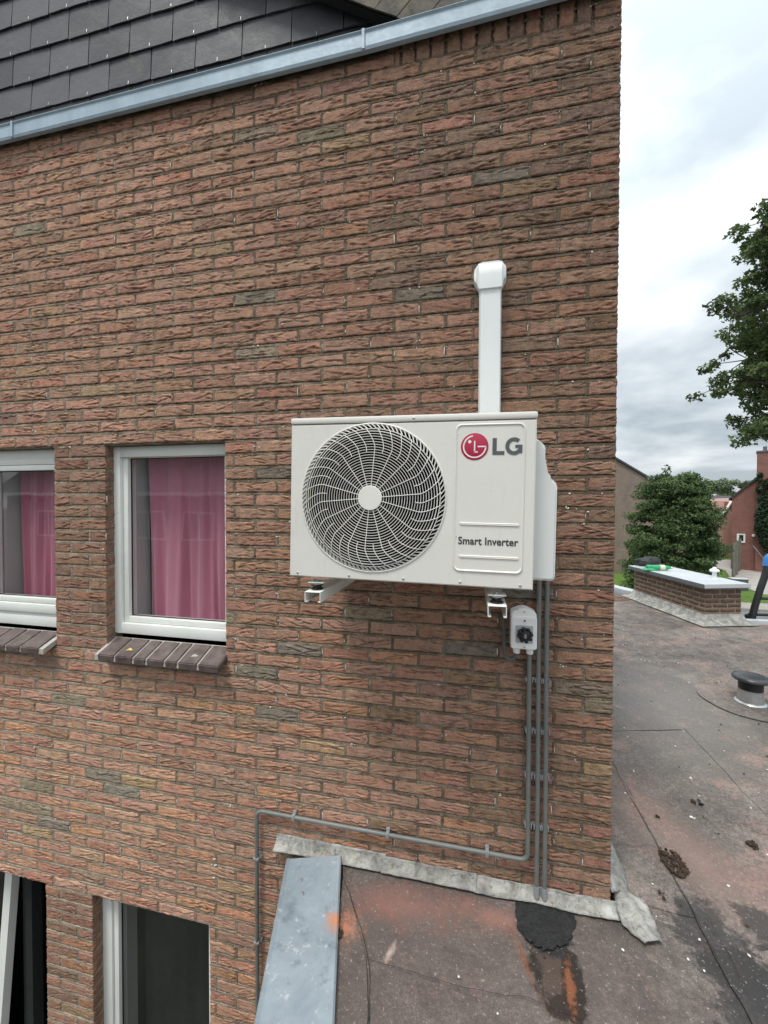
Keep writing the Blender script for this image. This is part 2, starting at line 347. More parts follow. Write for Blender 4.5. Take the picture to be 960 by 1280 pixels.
# ------------------------------------------------------------------ helpers
class MB:
    def __init__(s): s.v = []; s.f = []; s.sm = []
    def add(s, vs, fs, smooth=False):
        o = len(s.v); s.v += [tuple(p) for p in vs]; s.f += [tuple(i+o for i in f) for f in fs]; s.sm += [smooth]*len(fs)
        return s
    def box(s, x0, x1, y0, y1, z0, z1, mat=None, bev=0.):
        if bev:
            bm = bmesh.new(); bmesh.ops.create_cube(bm, size=1)
            for v in bm.verts: v.co = Vector(((x0+x1)/2+v.co.x*(x1-x0), (y0+y1)/2+v.co.y*(y1-y0), (z0+z1)/2+v.co.z*(z1-z0)))
            bmesh.ops.bevel(bm, geom=bm.edges[:], offset=bev, segments=2, affect='EDGES', profile=.5)
            bm.verts.index_update(); vs = [v.co.copy() for v in bm.verts]; fs = [[v.index for v in f.verts] for f in bm.faces]; bm.free()
            if mat: vs = [mat @ v for v in vs]
            return s.add(vs, fs, True)
        vs = [Vector((x, y, z)) for z in (z0, z1) for y in (y0, y1) for x in (x0, x1)]
        if mat: vs = [mat @ v for v in vs]
        return s.add(vs, [(0, 2, 3, 1), (4, 5, 7, 6), (0, 1, 5, 4), (2, 6, 7, 3), (1, 3, 7, 5), (0, 4, 6, 2)])
    def tube(s, pts, r, n=10, cap=True, closed=False, rs=None):
        pts = [Vector(p) for p in pts]; m = len(pts); rings = []; up = None
        for i, p in enumerate(pts):
            a = pts[(i-1) % m] if (i or closed) else p; b = pts[(i+1) % m] if (i < m-1 or closed) else p
            t = (b-a).normalized()
            if up is None:
                up = Vector((0, 0, 1)) if abs(t.z) < .9 else Vector((0, 1, 0))
            x = up.cross(t).normalized(); y = t.cross(x); up = y
            q = rs[i] if rs else r
            rings.append([p+(x*math.cos(2*math.pi*k/n)+y*math.sin(2*math.pi*k/n))*q for k in range(n)])
        vs = [v for rg in rings for v in rg]; fs = []
        for i in range(m if closed else m-1):
            j = (i+1) % m
            for k in range(n): fs.append((i*n+k, i*n+(k+1) % n, j*n+(k+1) % n, j*n+k))
        if cap and not closed: fs += [tuple(range(n))[::-1], tuple((m-1)*n+k for k in range(n))]
        return s.add(vs, fs, True)
    def lathe(s, prof, c=(0, 0, 0), n=32, axis='Z', closed=False):
        vs = []; fs = []
        for r, h in prof:
            for k in range(n):
                a = 2*math.pi*k/n; x, y = r*math.cos(a), r*math.sin(a)
                vs.append((c[0]+x, c[1]+y, c[2]+h) if axis == 'Z' else (c[0]+x, c[1]+h, c[2]+y))
        m = len(prof)
        for i in range(m-1):
            for k in range(n):
                f = (i*n+k, i*n+(k+1) % n, (i+1)*n+(k+1) % n, (i+1)*n+k)
                fs.append(f if axis == 'Z' else f[::-1])
        fs.append(tuple(range(n))[::-1] if axis == 'Z' else tuple(range(n)))
        fs.append(tuple((m-1)*n+k for k in range(n)) if axis == 'Z' else tuple((m-1)*n+k for k in range(n))[::-1])
        return s.add(vs, fs, True)
    def prism(s, poly, y0, y1, plane='XZ', smooth=False):
        n = len(poly)
        if plane == 'XZ': vs = [(a, y0, b) for a, b in poly]+[(a, y1, b) for a, b in poly]
        else: vs = [(a, b, y0) for a, b in poly]+[(a, b, y1) for a, b in poly]
        fs = [tuple(range(n)), tuple(range(2*n-1, n-1, -1))]+[(i, i+n, (i+1) % n+n, (i+1) % n) for i in range(n)]
        return s.add(vs, fs, smooth)
    def build(s, name, mat, parent=None, sharp=None):
        me = bpy.data.meshes.new(name); me.from_pydata(s.v, [], s.f)
        me.polygons.foreach_set('use_smooth', s.sm)
        bm = bmesh.new(); bm.from_mesh(me); bmesh.ops.recalc_face_normals(bm, faces=bm.faces[:]); bm.to_mesh(me); bm.free()
        if any(s.sm):
            try: me.set_sharp_from_angle(angle=math.radians(38))
            except Exception: pass
        me.materials.append(M[mat] if isinstance(mat, str) else mat)
        return link(name, me, parent)
def link(name, data, parent=None, loc=None):
    o = bpy.data.objects.new(name, data); COL.objects.link(o)
    if parent is not None: o.parent = parent
    if loc is not None: o.location = loc
    return o
def thing(name, label, cat, group=None, loc=(0, 0, 0)):
    o = bpy.data.objects.new(name, None); COL.objects.link(o); o.empty_display_size = .2
    o['label'] = label; o['category'] = cat; o.location = loc
    if group: o['group'] = group
    return o
def tag(o, label=None, cat=None, group=None, kind=None):
    if label: o['label'] = label
    if cat: o['category'] = cat
    if group: o['group'] = group
    if kind: o['kind'] = kind
    return o
def proj(P):
    P = Vector(P); z = P.dot(fw)
    if z <= .01: return (-9e3, -9e3, z)
    return (480+FPX*P.dot(rr)/z, 640-FPX*P.dot(uu)/z, z)

# ------------------------------------------------------------------ ground, street and lawns (setting)
def sheet(name, pts, z, mat, kind='structure'):
    o = MB().add([(x, y, z) for x, y in pts], [tuple(range(len(pts)))]).build(name, mat); o['kind'] = kind; return o
sheet('ground', [(-400, -400), (600, -400), (600, 600), (-400, 600)], G, 'earth')
sheet('street', [(-40, 8.5), (60, 6), (60, 20.6), (-40, 20.6)], G+.01, 'asphalt')
pv = MB()
for i in range(70): pv.box(-30+i*1.0, -30+i*1.0+.985, 20.6, 21.9+.0, G-.1, G+.12+.004*(i % 3), None)
pv.build('pavement', 'paving')['kind'] = 'structure'
sheet('lawn', [(-10, 21.9), (40, 21.9), (40, 42), (-10, 42)], G+.02, 'grass')
sheet('path', [(14.5, 24.6), (22, 24.2), (30, 29.5), (30, 40), (17.8, 39.5), (17.2, 33), (15, 28)], G+.035, 'paving')

# ------------------------------------------------------------------ bricks
def fbm(x, y, s): return noise.fractal(Vector((x, y, s)), 1., 2., 4)
def brick_arrays(wd, ht, seed, nx, nz, depth=.03):
    """front relief of one hand-formed brick: centre on x,z, front face near y=0, sides run back"""
    rg = random.Random(seed)
    cre = []
    for _ in range(max(1, int(round(rg.uniform(4.0, 8.5)*wd/.21)))):
        u0 = rg.uniform(-.5, .35)*wd; L = rg.uniform(.15, .75)*.21
        cre.append((u0, u0+L, rg.uniform(-.36, .36)*ht, rg.uniform(-.26, .26), rg.uniform(.0015, .0055), rg.uniform(30, 70), rg.uniform(0, 6), rg.uniform(.0025, .0062), rg.uniform(-1, 1)))
    V = []; DK = []; sx = rg.uniform(0, 90)
    tilt = rg.uniform(-.0012, .0012); prd = rg.uniform(-.0015, .0015)
    for j in range(nz+1):
        for i in range(nx+1):
            u = (i/nx-.5)*wd; v = (j/nz-.5)*ht
            ex = min(i, nx-i)/nx*wd; ez = min(j, nz-j)/nz*ht
            y = -.0012*fbm(u*40+sx, v*60, sx)-.0007*fbm(u*150, v*150+sx, sx); dk = 0.
            for (a, b, v0, sl_, am, fq, ph, dp, sd) in cre:
                if a < u < b:
                    vv = v0+sl_*(u-(a+b)/2)+am*math.sin(u*fq+ph)+.0015*fbm(u*60, v0*99, sx)
                    k = min(1, (u-a)/.012, (b-u)/.012)*(.75+.35*math.sin(u*130+ph)); q = (v-vv)
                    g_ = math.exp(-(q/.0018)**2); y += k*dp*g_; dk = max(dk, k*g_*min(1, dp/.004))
                    y -= k*dp*.42*math.exp(-((q-.006*(1 if sd > 0 else -1))/.005)**2)
            e = min(ex, ez); y += (.0026+.003*fbm(u*60, v*60, sx+2))*max(0, 1-e/.005)**2
            y += tilt*v/ht*2+prd
            du = dv = 0
            if ex == 0: du = .003*fbm(3, v*60, sx+7)
            if ez == 0: dv = .0052*fbm(u*38, 5, sx+(3 if j else 0))
            V.append((u+du, y, v+dv)); DK.append(dk)
    F = []
    id_ = lambda i, j: j*(nx+1)+i
    for j in range(nz):
        for i in range(nx): F.append((id_(i, j), id_(i+1, j), id_(i+1, j+1), id_(i, j+1)))
    per = [id_(i, 0) for i in range(nx+1)]+[id_(nx, j) for j in range(1, nz+1)]+[id_(i, nz) for i in range(nx-1, -1, -1)]+[id_(0, j) for j in range(nz-1, 0, -1)]
    o = len(V)
    for k in per: V.append((V[k][0], depth, V[k][2])); DK.append(.5)
    m = len(per)
    for k in range(m): F.append((per[k], o+k, o+(k+1) % m, per[(k+1) % m]))
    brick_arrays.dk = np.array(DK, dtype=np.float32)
    return np.array(V, dtype=np.float32), np.array(F, dtype=np.int32)
def shade_creases(col, n):  # paints shade into the creases and sides of the brick's vertex colours
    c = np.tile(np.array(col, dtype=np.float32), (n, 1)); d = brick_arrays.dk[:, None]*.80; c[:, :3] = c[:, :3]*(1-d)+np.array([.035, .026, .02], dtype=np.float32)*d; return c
PAL0 = [(.275, .155, .105), (.300, .178, .125), (.235, .142, .100), (.330, .172, .100), (.180, .120, .088), (.180, .160, .112), (.265, .190, .110), (.275, .142, .098), (.140, .130, .105), (.200, .130, .080)]
_mn = (.282, .162, .116); _kp = [.75, .75, .75, .7, .75, .8, .75, .75, .85, .75]
PAL = [tuple(m_+(c-m_)*k for c, m_ in zip(p, _mn)) for p, k in zip(PAL0, _kp)]
def mk_mesh(name, V, F, col, nfront, mat='brick'):
    me = bpy.data.meshes.new(name); me.from_pydata(V.tolist(), [], F.tolist())
    sm = np.zeros(len(F), bool); sm[:nfront] = True; me.polygons.foreach_set('use_smooth', sm)
    ca = me.color_attributes.new('Col', 'FLOAT_COLOR', 'POINT')
    c = np.array(col, dtype=np.float32)
    if c.ndim == 1: c = np.tile(c, (len(V), 1))
    ca.data.foreach_set('color', c.ravel()); me.materials.append(M[mat]); return me

house = thing('brick_house', 'brown brick house wall with dark slate cladding above a zinc trim', 'house', loc=(XC, D, G))
HL = Vector(house.location)
def hpart(name, data, at=(0, 0, 0), parent=None):
    o = bpy.data.objects.new(name, data); COL.objects.link(o); o.parent = parent or house
    base = Vector(parent.location)+HL if parent else HL
    o.location = Vector(at)-base; return o
class HB(MB):     # mesh in world coordinates that becomes a part of the house
    def build(s, name, mat, parent=None, base=house):
        o = MB.build(s, name, mat); bw = Vector(base.location)
        if parent is not None: bw = bw+Vector(parent.location)
        o.data.transform(Matrix.Translation(-bw)); o.parent = parent or base; return o
XL = -3.9
zrow = lambda r: Z0-r*H          # bed line r
# openings (x0, x1, row_top, row_bottom)
OPEN = [(-1.85, -1.161, 25, 42), (-3.25, -2.178, 25, 42), (-1.961, -1.258, 63, 86), (-3.10, -2.269, 63, 86)]
ROW_TOP, ROW_BOT = -1, 103
BH = H-.0132      # height of one brick face
def solid(r):
    xs = [(XL, XC)]
    for (a, b, r0, r1) in OPEN:
        if r0 <= r < r1:
            n = []
            for (p, q) in xs:
                if a > p and b < q: n += [(p, a), (b, q)]
                else: n.append((p, q))
            xs = n
    return xs
JT = .0100
pieces = []    # x0,x1,row
for r in range(ROW_TOP, ROW_BOT):
    for (p, q) in solid(r):
        wq = q-p
        if wq < .45:       # the piers
            a = .105*wq/.33+.0; cut = p+a if r % 2 else q-a
            if r % 2: cut = p+a
            pieces.append((p, cut-JT/2, r)); pieces.append((cut+JT/2, q, r)); continue
        # corner bond
        edge = [q]; x = XC-(0.105 if r % 2 == 0 else .215)-.0
        while x > p+.035:
            if x < q-.035: edge.append(x+random.uniform(-.004, .004)*(1 if x < q else 0))
            x -= .22
        edge.append(p)
        for k in range(len(edge)-1):
            x1 = edge[k]-(JT/2 if k else 0); x0 = edge[k+1]+(JT/2 if k < len(edge)-2 else 0)
            pieces.append((x0, x1, r))
# top right: soldier course just under the trim
pieces = [p for p in pieces if not (p[2] == -1 and p[0] > -.35)]
pieces.append((XC-.094, XC, -1))
sold = []; x = XC-.105
while x > -.33: sold.append((x-.052, x)); x -= .0625
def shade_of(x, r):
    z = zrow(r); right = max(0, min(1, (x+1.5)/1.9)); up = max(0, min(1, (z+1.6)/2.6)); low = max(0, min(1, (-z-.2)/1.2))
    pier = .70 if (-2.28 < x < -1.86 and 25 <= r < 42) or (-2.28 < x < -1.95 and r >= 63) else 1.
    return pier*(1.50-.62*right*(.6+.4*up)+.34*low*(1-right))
def colour_of(x, r, rg):
    z = zrow(r); right = max(0, min(1, (x+.6)/1.1)); up = max(0, min(1, (z+.2)/1.6)); low = max(0, min(1, (-z-.3)/1.0))
    w = [3+1.5*low, 4.5-2.5*right*up, .8+3.5*right*up, .12+3.0*low*(1-right*.5), .15+4.5*right*up, .06, .07+.15*right*(1-up), 1.2+2*low, .05, .12+1.3*right*(1-up)]
    return rg.choices(range(len(PAL)), w)[0]
# photographed odd bricks: grey ones and pale ones (pixel positions of the photograph turned into wall coordinates)
ODD = {}
for (px, py, c) in [(320, 372, 8), (350, 892, 8), (326, 842, 8), (45, 985, 5), (150, 987, 8), (20, 1008, 5), (60, 1017, 5), (400, 936, 6), (525, 369, 8), (640, 745, 8), (355, 596, 8), (45, 1040, 6), (290, 1112, 6), (590, 820, 8), (745, 870, 5), (755, 965, 6), (120, 490, 6), (430, 182, 6), (395, 165, 5), (745, 920, 9), (75, 387, 6)]:
    P = onY(px, py, D); ODD[(int(math.floor((Z0-P.z)/H)), round(P.x, 3))] = c
rgc = random.Random(3)
items = []
for (x0, x1, r) in pieces:
    xc_ = (x0+x1)/2; c = colour_of(xc_, r, rgc)
    for (orow, ox), oc in ODD.items():
        if orow == r and x0-.01 <= ox <= x1+.01: c = oc
    zc = Z0-(r+.5)*H
    a = proj((x0, D, zc+.025)); b = proj((x1, D, zc-.025))
    area = abs((b[0]-a[0])*(b[1]-a[1])); cx_, cy_ = (a[0]+b[0])/2, (a[1]+b[1])/2
    inf = -30 < cx_ < 990 and -20 < cy_ < 1300
    hid = 375 < cx_ < 655 and 530 < cy_ < 715
    items.append((x0, x1, r, c, area if inf and not hid else 0, inf))
items.sort(key=lambda t: -t[4])
# --- the 300 largest: single bricks that share mesh data
cache = {}
def variant(wq, c, rg, sh=14):
    k = (round(wq/.004), c, rg.randrange(4), sh)
    if k not in cache:
        V, F = brick_arrays(wq, BH, hash(k) % 99991, 42 if wq > .15 else 22, 18)
        j = sh*.07*(1+rg.uniform(-.08, .08)); col = [PAL[c][i]*j*(1+rg.uniform(-.03, .03)) for i in range(3)]+[rg.random()*5]
        nf = (42 if wq > .15 else 22)*18
        cache[k] = mk_mesh('brick', V, F, shade_creases(col, len(V)), nf)
    return cache[k]
NBIG = 299
for (x0, x1, r, c, ar, inf) in items[:NBIG]:
    wq = x1-x0
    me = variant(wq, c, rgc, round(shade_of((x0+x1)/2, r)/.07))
    o = hpart('brick', me, ((x0+x1)/2, D, Z0-(r+.5)*H+rgc.uniform(-.0012, .0012)))
    s = wq/(round(wq/.004)*.004); o.scale = (s, 1, 1)
    if rgc.random() < .5: o.rotation_euler = (0, rgc.uniform(-.006, .006), 0)
Vs, Fs, Cs, nv, fr = [], [], [], 0, []
for (x0, x1, r, c, ar, inf) in items[NBIG:]:
    wq = x1-x0
    if inf and ar > 0: nx, nz = (30 if wq > .15 else 16), 14
    elif inf: nx, nz = 6, 3
    else: nx, nz = 2, 2
    V, F = brick_arrays(wq, BH, rgc.randrange(99991), nx, nz)
    V = V+np.array([(x0+x1)/2, D, Z0-(r+.5)*H+rgc.uniform(-.0012, .0012)], dtype=np.float32)-np.array(HL, dtype=np.float32)
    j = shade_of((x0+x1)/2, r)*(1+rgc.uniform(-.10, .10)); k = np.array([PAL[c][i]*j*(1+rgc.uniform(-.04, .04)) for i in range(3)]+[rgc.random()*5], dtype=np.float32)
    Vs.append(V); Fs.append(F+nv); Cs.append(shade_creases(k, len(V))); nv += len(V); a = np.zeros(len(F), bool); a[:nx*nz] = True; fr.append(a)
for (x0, x1) in sold:
    V, F = brick_arrays(.10, .052, rgc.randrange(9999), 12, 8)
    V = np.stack([V[:, 2]*1., V[:, 1], V[:, 0]], 1)+np.array([(x0+x1)/2, D, Z0+.05], dtype=np.float32)-np.array(HL, dtype=np.float32)
    k = np.array([*PAL[rgc.choice((4, 2, 9, 6, 7))], rgc.random()*5], dtype=np.float32)
    Vs.append(V); Fs.append(F[:, ::-1]+nv); Cs.append(np.tile(k, (len(V), 1))); nv += len(V); a = np.zeros(len(F), bool); a[:96] = True; fr.append(a)
# --- reveals of the openings (left jambs show) and the return wall: bricks turned into depth
def turned(x, z, y0, y1, sgn, c):
    global nv
    V, F = brick_arrays(y1-y0, BH, rgc.randrange(9999), 6, 5)
    W = np.stack([-V[:, 1]*sgn*-1*-1, V[:, 0], V[:, 2]], 1) if sgn > 0 else np.stack([V[:, 1], V[:, 0], V[:, 2]], 1)
    W = W+np.array([x, (y0+y1)/2, z], dtype=np.float32)-np.array(HL, dtype=np.float32)
    k = np.array([*PAL[c], rgc.random()*5], dtype=np.float32)
    Vs.append(W.astype(np.float32)); Fs.append((F if sgn > 0 else F[:, ::-1])+nv); Cs.append(np.tile(k, (len(V), 1))); nv += len(V); fr.append(np.zeros(len(F), bool))
for r in range(ROW_TOP, 60):     # return wall to the right of the corner, running away from us
    y = D+.035; first = True
    z = Z0-(r+.5)*H
    yy = D+.0315 if r % 2 else D+.0315
    st = .075 if r % 2 else .18
    while y < 4.4:
        turned(XC, z, y, min(y+st, 4.4), 1, rgc.choice((0, 2, 4, 7))); y += st+JT; st = .21
V = np.concatenate(Vs); F = np.concatenate(Fs); Cc = np.concatenate(Cs); sm = np.concatenate(fr)
me = bpy.data.meshes.new('brick_remainder'); me.vertices.add(len(V)); me.vertices.foreach_set('co', V.ravel())
me.loops.add(len(F)*4); me.loops.foreach_set('vertex_index', F.ravel()); me.polygons.add(len(F))
me.polygons.foreach_set('loop_start', np.arange(len(F))*4); me.polygons.foreach_set('loop_total', np.full(len(F), 4))
me.update(calc_edges=True); me.polygons.foreach_set('use_smooth', sm)
ca = me.color_attributes.new('Col', 'FLOAT_COLOR', 'POINT'); ca.data.foreach_set('color', Cc.ravel().astype(np.float32))
me.materials.append(M['brick']); me.validate()
o = bpy.data.objects.new('smaller_bricks', me); COL.objects.link(o); o.parent = house; o['kind'] = 'stuff'
# --- mortar core
YM = D+.0095
mo = HB()
def wallrect(x0, x1, z0, z1): mo.box(x0, x1, YM, YM+.09, z0, z1)
zt, zb = Z0+.125, G
bands = [(zrow(25), zt), (zrow(42), zrow(25)), (zrow(63), zrow(42)), (zrow(86), zrow(63)), (zb, zrow(86))]
for (a, b) in bands:
    r = (Z0-(a+b)/2)/H
    for (p, q) in solid(r): wallrect(p+.002 if p > XL else p, q-.002 if q < XC else XC-.004, a, b)
mo.box(XC-.10, XC-.0025, YM+.09, 4.4, zb, zt)
# pointing skin: slightly lumpy strips would sit here; the relief is in the material
mo.build('mortar', 'mortar')
pj = HB()
for r in range(ROW_TOP, 90):
    zt2 = zrow(r)+.0075; zb3 = zrow(r)-.0085
    for (p, q) in solid(r):
        for (p2, q2) in solid(r-1):
            a = max(p, p2)+.001; b = min(q, q2)-.001
            if b-a < .02: continue
            n = max(2, int((b-a)/.035)); vs = []
            for i in range(n+1):
                x = a+(b-a)*i/n; w1 = .0018*noise.noise(Vector((x*30, r*3.1, 0))); w2 = .0022*noise.noise(Vector((x*38, r*3.1, 7)))
                vs += [(x, D+.0105+w1, zt2), (x, D+.0075+w1, zrow(r)+.0046+w2), (x, D+.0004+w2*1.4, zrow(r)+.0012+w1), (x, D+.0006+w1*1.4, zb3)]
            m_f = [(i*4+k, i*4+k+1, i*4+k+5, i*4+k+4) for i in range(n) for k in range(3)]; pj.add(vs, m_f, True)
for (x0, x1, r) in pieces:
    if x1 < XC-.02 and r < 90 and any(p < x1+JT < q for p, q in solid(r)):
        z = Z0-(r+.5)*H; w1 = .0015*noise.noise(Vector((x1*30, r*2.3, 3)))
        pj.add([(x1-.002, D+.0030, z-.026), (x1+JT/2, D-.0006+w1, z-.026), (x1+JT+.002, D+.0030, z-.026), (x1-.002, D+.0036, z+.026), (x1+JT/2, D-.0002+w1, z+.026), (x1+JT+.002, D+.0036, z+.026)], [(0, 1, 4, 3), (1, 2, 5, 4)], True)
o = pj.build('joint_mortar', 'mortar'); o['kind'] = 'stuff'
# lime crumbs in the joints
cb = HB(); rg = random.Random(5)
def lump(mb, c, r, rg, flat=1.):
    vs = []; n = 6
    for i in range(1, 4):
        for k in range(n):
            a = 2*math.pi*(k+.5*(i % 2))/n; t = math.pi*i/4; q = r*rg.uniform(.7, 1.25)
            vs.append((c[0]+q*math.sin(t)*math.cos(a), c[1]+q*math.sin(t)*math.sin(a), c[2]+q*math.cos(t)*flat))
    vs += [(c[0], c[1], c[2]+r*flat), (c[0], c[1], c[2]-r*flat)]
    fs = []
    for i in range(2):
        for k in range(n): fs.append((i*n+k, (i+1)*n+k, (i+1)*n+(k+1) % n, i*n+(k+1) % n))
    for k in range(n): fs.append((18, k, (k+1) % n)); fs.append((19, 2*n+(k+1) % n, 2*n+k))
    mb.add(vs, fs, True)
for _ in range(520):
    r = rg.randrange(-1, 60); x = rg.uniform(-2.6, XC-.02); z = zrow(r)-.003+rg.uniform(-.003, .003)
    if not any(p < x < q for p, q in solid(r)) or not any(p < x < q for p, q in solid(r-1)): continue
    if rg.random() < .35: z = zrow(r)-rg.uniform(.01, .05); x = XC-(0.105 if r % 2 == 0 else .215)-.22*round((XC-.15-x)/.22)
    if not any(p < x < q for p, q in solid(r)): continue
    q = rg.choice((.0012, .0018, .0025, .0035))
    for _k in range(rg.choice((1, 1, 2, 4))): lump(cb, (x+rg.gauss(0, .009), D+.000, z+rg.gauss(0, .003)), q*rg.uniform(.6, 1.2), rg, rg.uniform(.5, 1.1))
for (x0, x1, r) in rg.sample([p for p in pieces if -1 <= p[2] < 62 and -2.6 < p[1] < XC-.05], 190):
    z = Z0-(r+.5)*H+rg.uniform(-.006, .006); q = rg.choice((.0012, .0016, .0022)); lump(cb, (x1+rg.choice((.001, JT-.001)), D+.0005, z), q, rg, rg.uniform(4, 9))
for (px, py) in [(353, 405), (512, 361), (448, 361), (403, 408), (594, 116), (740, 315), (735, 562), (700, 562), (753, 617), (712, 617), (735, 640), (730, 655), (748, 738), (716, 477), (338, 884), (357, 868), (524, 359)]:
    P = onY(px, py, D); lump(cb, (P.x, D+.001, P.z), .0048, rg, .8)
o = cb.build('lime_crumb', 'crumb'); o['kind'] = 'stuff'
# reveals: thin returns of brick on the left side of each opening
rv = []
for (a, b, r0, r1) in OPEN:
    for r in range(r0, r1):
        z = Z0-(r+.5)*H
        c = PAL[rgc.choice((0, 2, 7, 4, 2))]
        V, F = brick_arrays(.052, BH, rgc.randrange(9999), 5, 6)
        W = np.stack([-V[:, 1]+.0, V[:, 0], V[:, 2]], 1)   # faces +X
        rv.append((W+np.array([a+.001, D+.030, z]), F, c))
mbv = []; mbf = []; mbc = []; k = 0
for (W, F, c) in rv:
    mbv.append(W-np.array(HL)); mbf.append(F+k); k += len(W); mbc.append(np.tile(np.array([*c, rgc.random()*5]), (len(W), 1)))
me = mk_mesh('reveal_bricks', np.concatenate(mbv), np.concatenate(mbf), np.concatenate(mbc), 0)
o = bpy.data.objects.new('reveal_bricks', me); COL.objects.link(o); o.parent = house; o['kind'] = 'stuff'

# ------------------------------------------------------------------ zinc trim, slates, roof
YT = D-.04
tr = HB()
def trim_piece(x0, x1, z0l, z0r, hgt=.083):
    m = HB()
    # face board with a rolled top and drip edge
    pr = [(YT, 0), (YT-.004, .012), (YT, .016), (YT, hgt-.012), (YT-.006, hgt-.004), (YT-.002, hgt+.002), (YT+.018, hgt), (YT+.018, 0)]
    n = len(pr); vs = []
    for (x, zz) in ((x0, z0l), (x1, z0r)): vs += [(x, y, zz+h) for y, h in pr]
    fs = [(i, (i+1) % n, n+(i+1) % n, n+i) for i in range(n)]+[tuple(range(n)), tuple(range(2*n-1, n-1, -1))]
    m.add(vs, fs); return m.build('zinc_trim', 'zinc_trim')
zt_at = lambda x: 1.907+.002*math.sin(x*2)+.030*max(0, (x+1.2)/1.7)**1.3
for (a, b) in [(-3.9, -2.376), (-2.376, -.475-.0), (-.475, XC+.03)]: trim_piece(a+.002, b+.004, zt_at(a), zt_at(b))
for x in (-2.37, -.47):
    HB().box(x-.006, x+.006, YT-.0065, YT+.001, zt_at(x)+.003, zt_at(x)+.085).build('trim_joint', 'zinc_trim')
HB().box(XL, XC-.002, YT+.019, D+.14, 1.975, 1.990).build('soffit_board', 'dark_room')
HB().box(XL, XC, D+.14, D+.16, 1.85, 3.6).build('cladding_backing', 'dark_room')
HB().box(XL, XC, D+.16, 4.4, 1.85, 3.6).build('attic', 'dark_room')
# slates: each its own piece, shared mesh data
def slate_mesh(wq, hq, seed, th=.006):
    rg = random.Random(seed); nx = 6; bot = [(-wq/2+wq*i/nx, rg.uniform(-.0022, .0012)) for i in range(nx+1)]
    poly = bot+[(wq/2, hq), (-wq/2, hq)]
    m = MB(); n = len(poly); tl = rg.uniform(-.0015, .0015)
    vs = [(x, -th-(.003+tl*(x/wq*2))*(1 if z < hq/2 else -1.5), z) for x, z in poly]+[(x, 0-(.003 if z < hq/2 else -.0045), z) for x, z in poly]
    m.add(vs, [tuple(range(n)), tuple(range(2*n-1, n-1, -1))]+[(i, i+n, (i+1) % n+n, (i+1) % n) for i in range(n)])
    me = bpy.data.meshes.new('slate'); me.from_pydata(m.v, [], m.f); me.materials.append(M['slate']); return me
SLM = [slate_mesh(.258, .20, s) for s in range(10)]
YS = D+.125; SH = .160; SW = .263; Zs0 = 2.133-.160
rg = random.Random(11); hooks = HB()
for i in range(-1, 8):
    zb_ = (Zs0+i*SH)*((YS-.01)/(D+.05))
    x = -.30 + (SW/2 if i % 2 else 0) - .045
    while x > XL+.1:
        # the cladding stops at a raking verge on the right
        if x < -.30 and not (i >= 2 and False):
            o = hpart('slate', SLM[rg.randrange(10)], (x-SW*.0, YS-.004, zb_+rg.uniform(-.003, .003))); o.rotation_euler = (math.radians(-1.6), rg.uniform(-.006, .006), 0)
            hooks.tube([(x+.0, YS-.018, zb_+.012), (x+.0, YS-.020, zb_-.004), (x, YS-.013, zb_-.007)], .0011, 5)
        x -= SW
o = hooks.build('slate_hooks', 'steel'); o['kind'] = 'stuff'
# raking mossy slates on the right, standing forward of the cladding
vA = Vector((-.62, 2.272)); vB = Vector((-.195, 2.010))
YV = D+.035
edge_dir = (vB-vA).normalized()
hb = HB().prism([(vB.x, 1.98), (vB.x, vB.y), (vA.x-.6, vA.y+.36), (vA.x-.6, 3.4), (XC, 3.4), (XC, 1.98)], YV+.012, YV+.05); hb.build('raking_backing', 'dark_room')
rg = random.Random(4)
for i in range(14):
    c = vB+(vA-vB)*0+(-edge_dir)*(.115*i)
    for j in range(3 if i < 8 else 2):
        q = c+Vector((.50, .87))*(.16*j)
        a = math.radians(-31)
        vs2 = [(-.056, 0), (.056, rg.uniform(-.002, .004)), (.135, .17), (.025, .17)]
        m = HB(); ca_, sa_ = edge_dir.x, edge_dir.y
        pts = [(q.x+x*ca_-z*sa_*-.0+z*.35, q.y+x*sa_+z*.94) for x, z in vs2]
        m.prism(pts, YV-.006+.004*j, YV+.004*j+.001); m.build('verge_slate', 'moss_slate')
for k in range(5):
    x0 = vB.x+.006+k*.146
    m = HB(); m.prism([(x0, 1.985), (x0+.140, 1.985), (x0+.225, 2.145), (x0+.085, 2.145)], YV-.010, YV-.003); m.build('verge_slate', 'moss_slate')
    m = HB(); m.prism([(x0+.012, 2.13), (x0+.152, 2.13), (x0+.237, 2.29), (x0+.097, 2.29)], YV-.003, YV+.003); m.build('verge_slate', 'moss_slate')

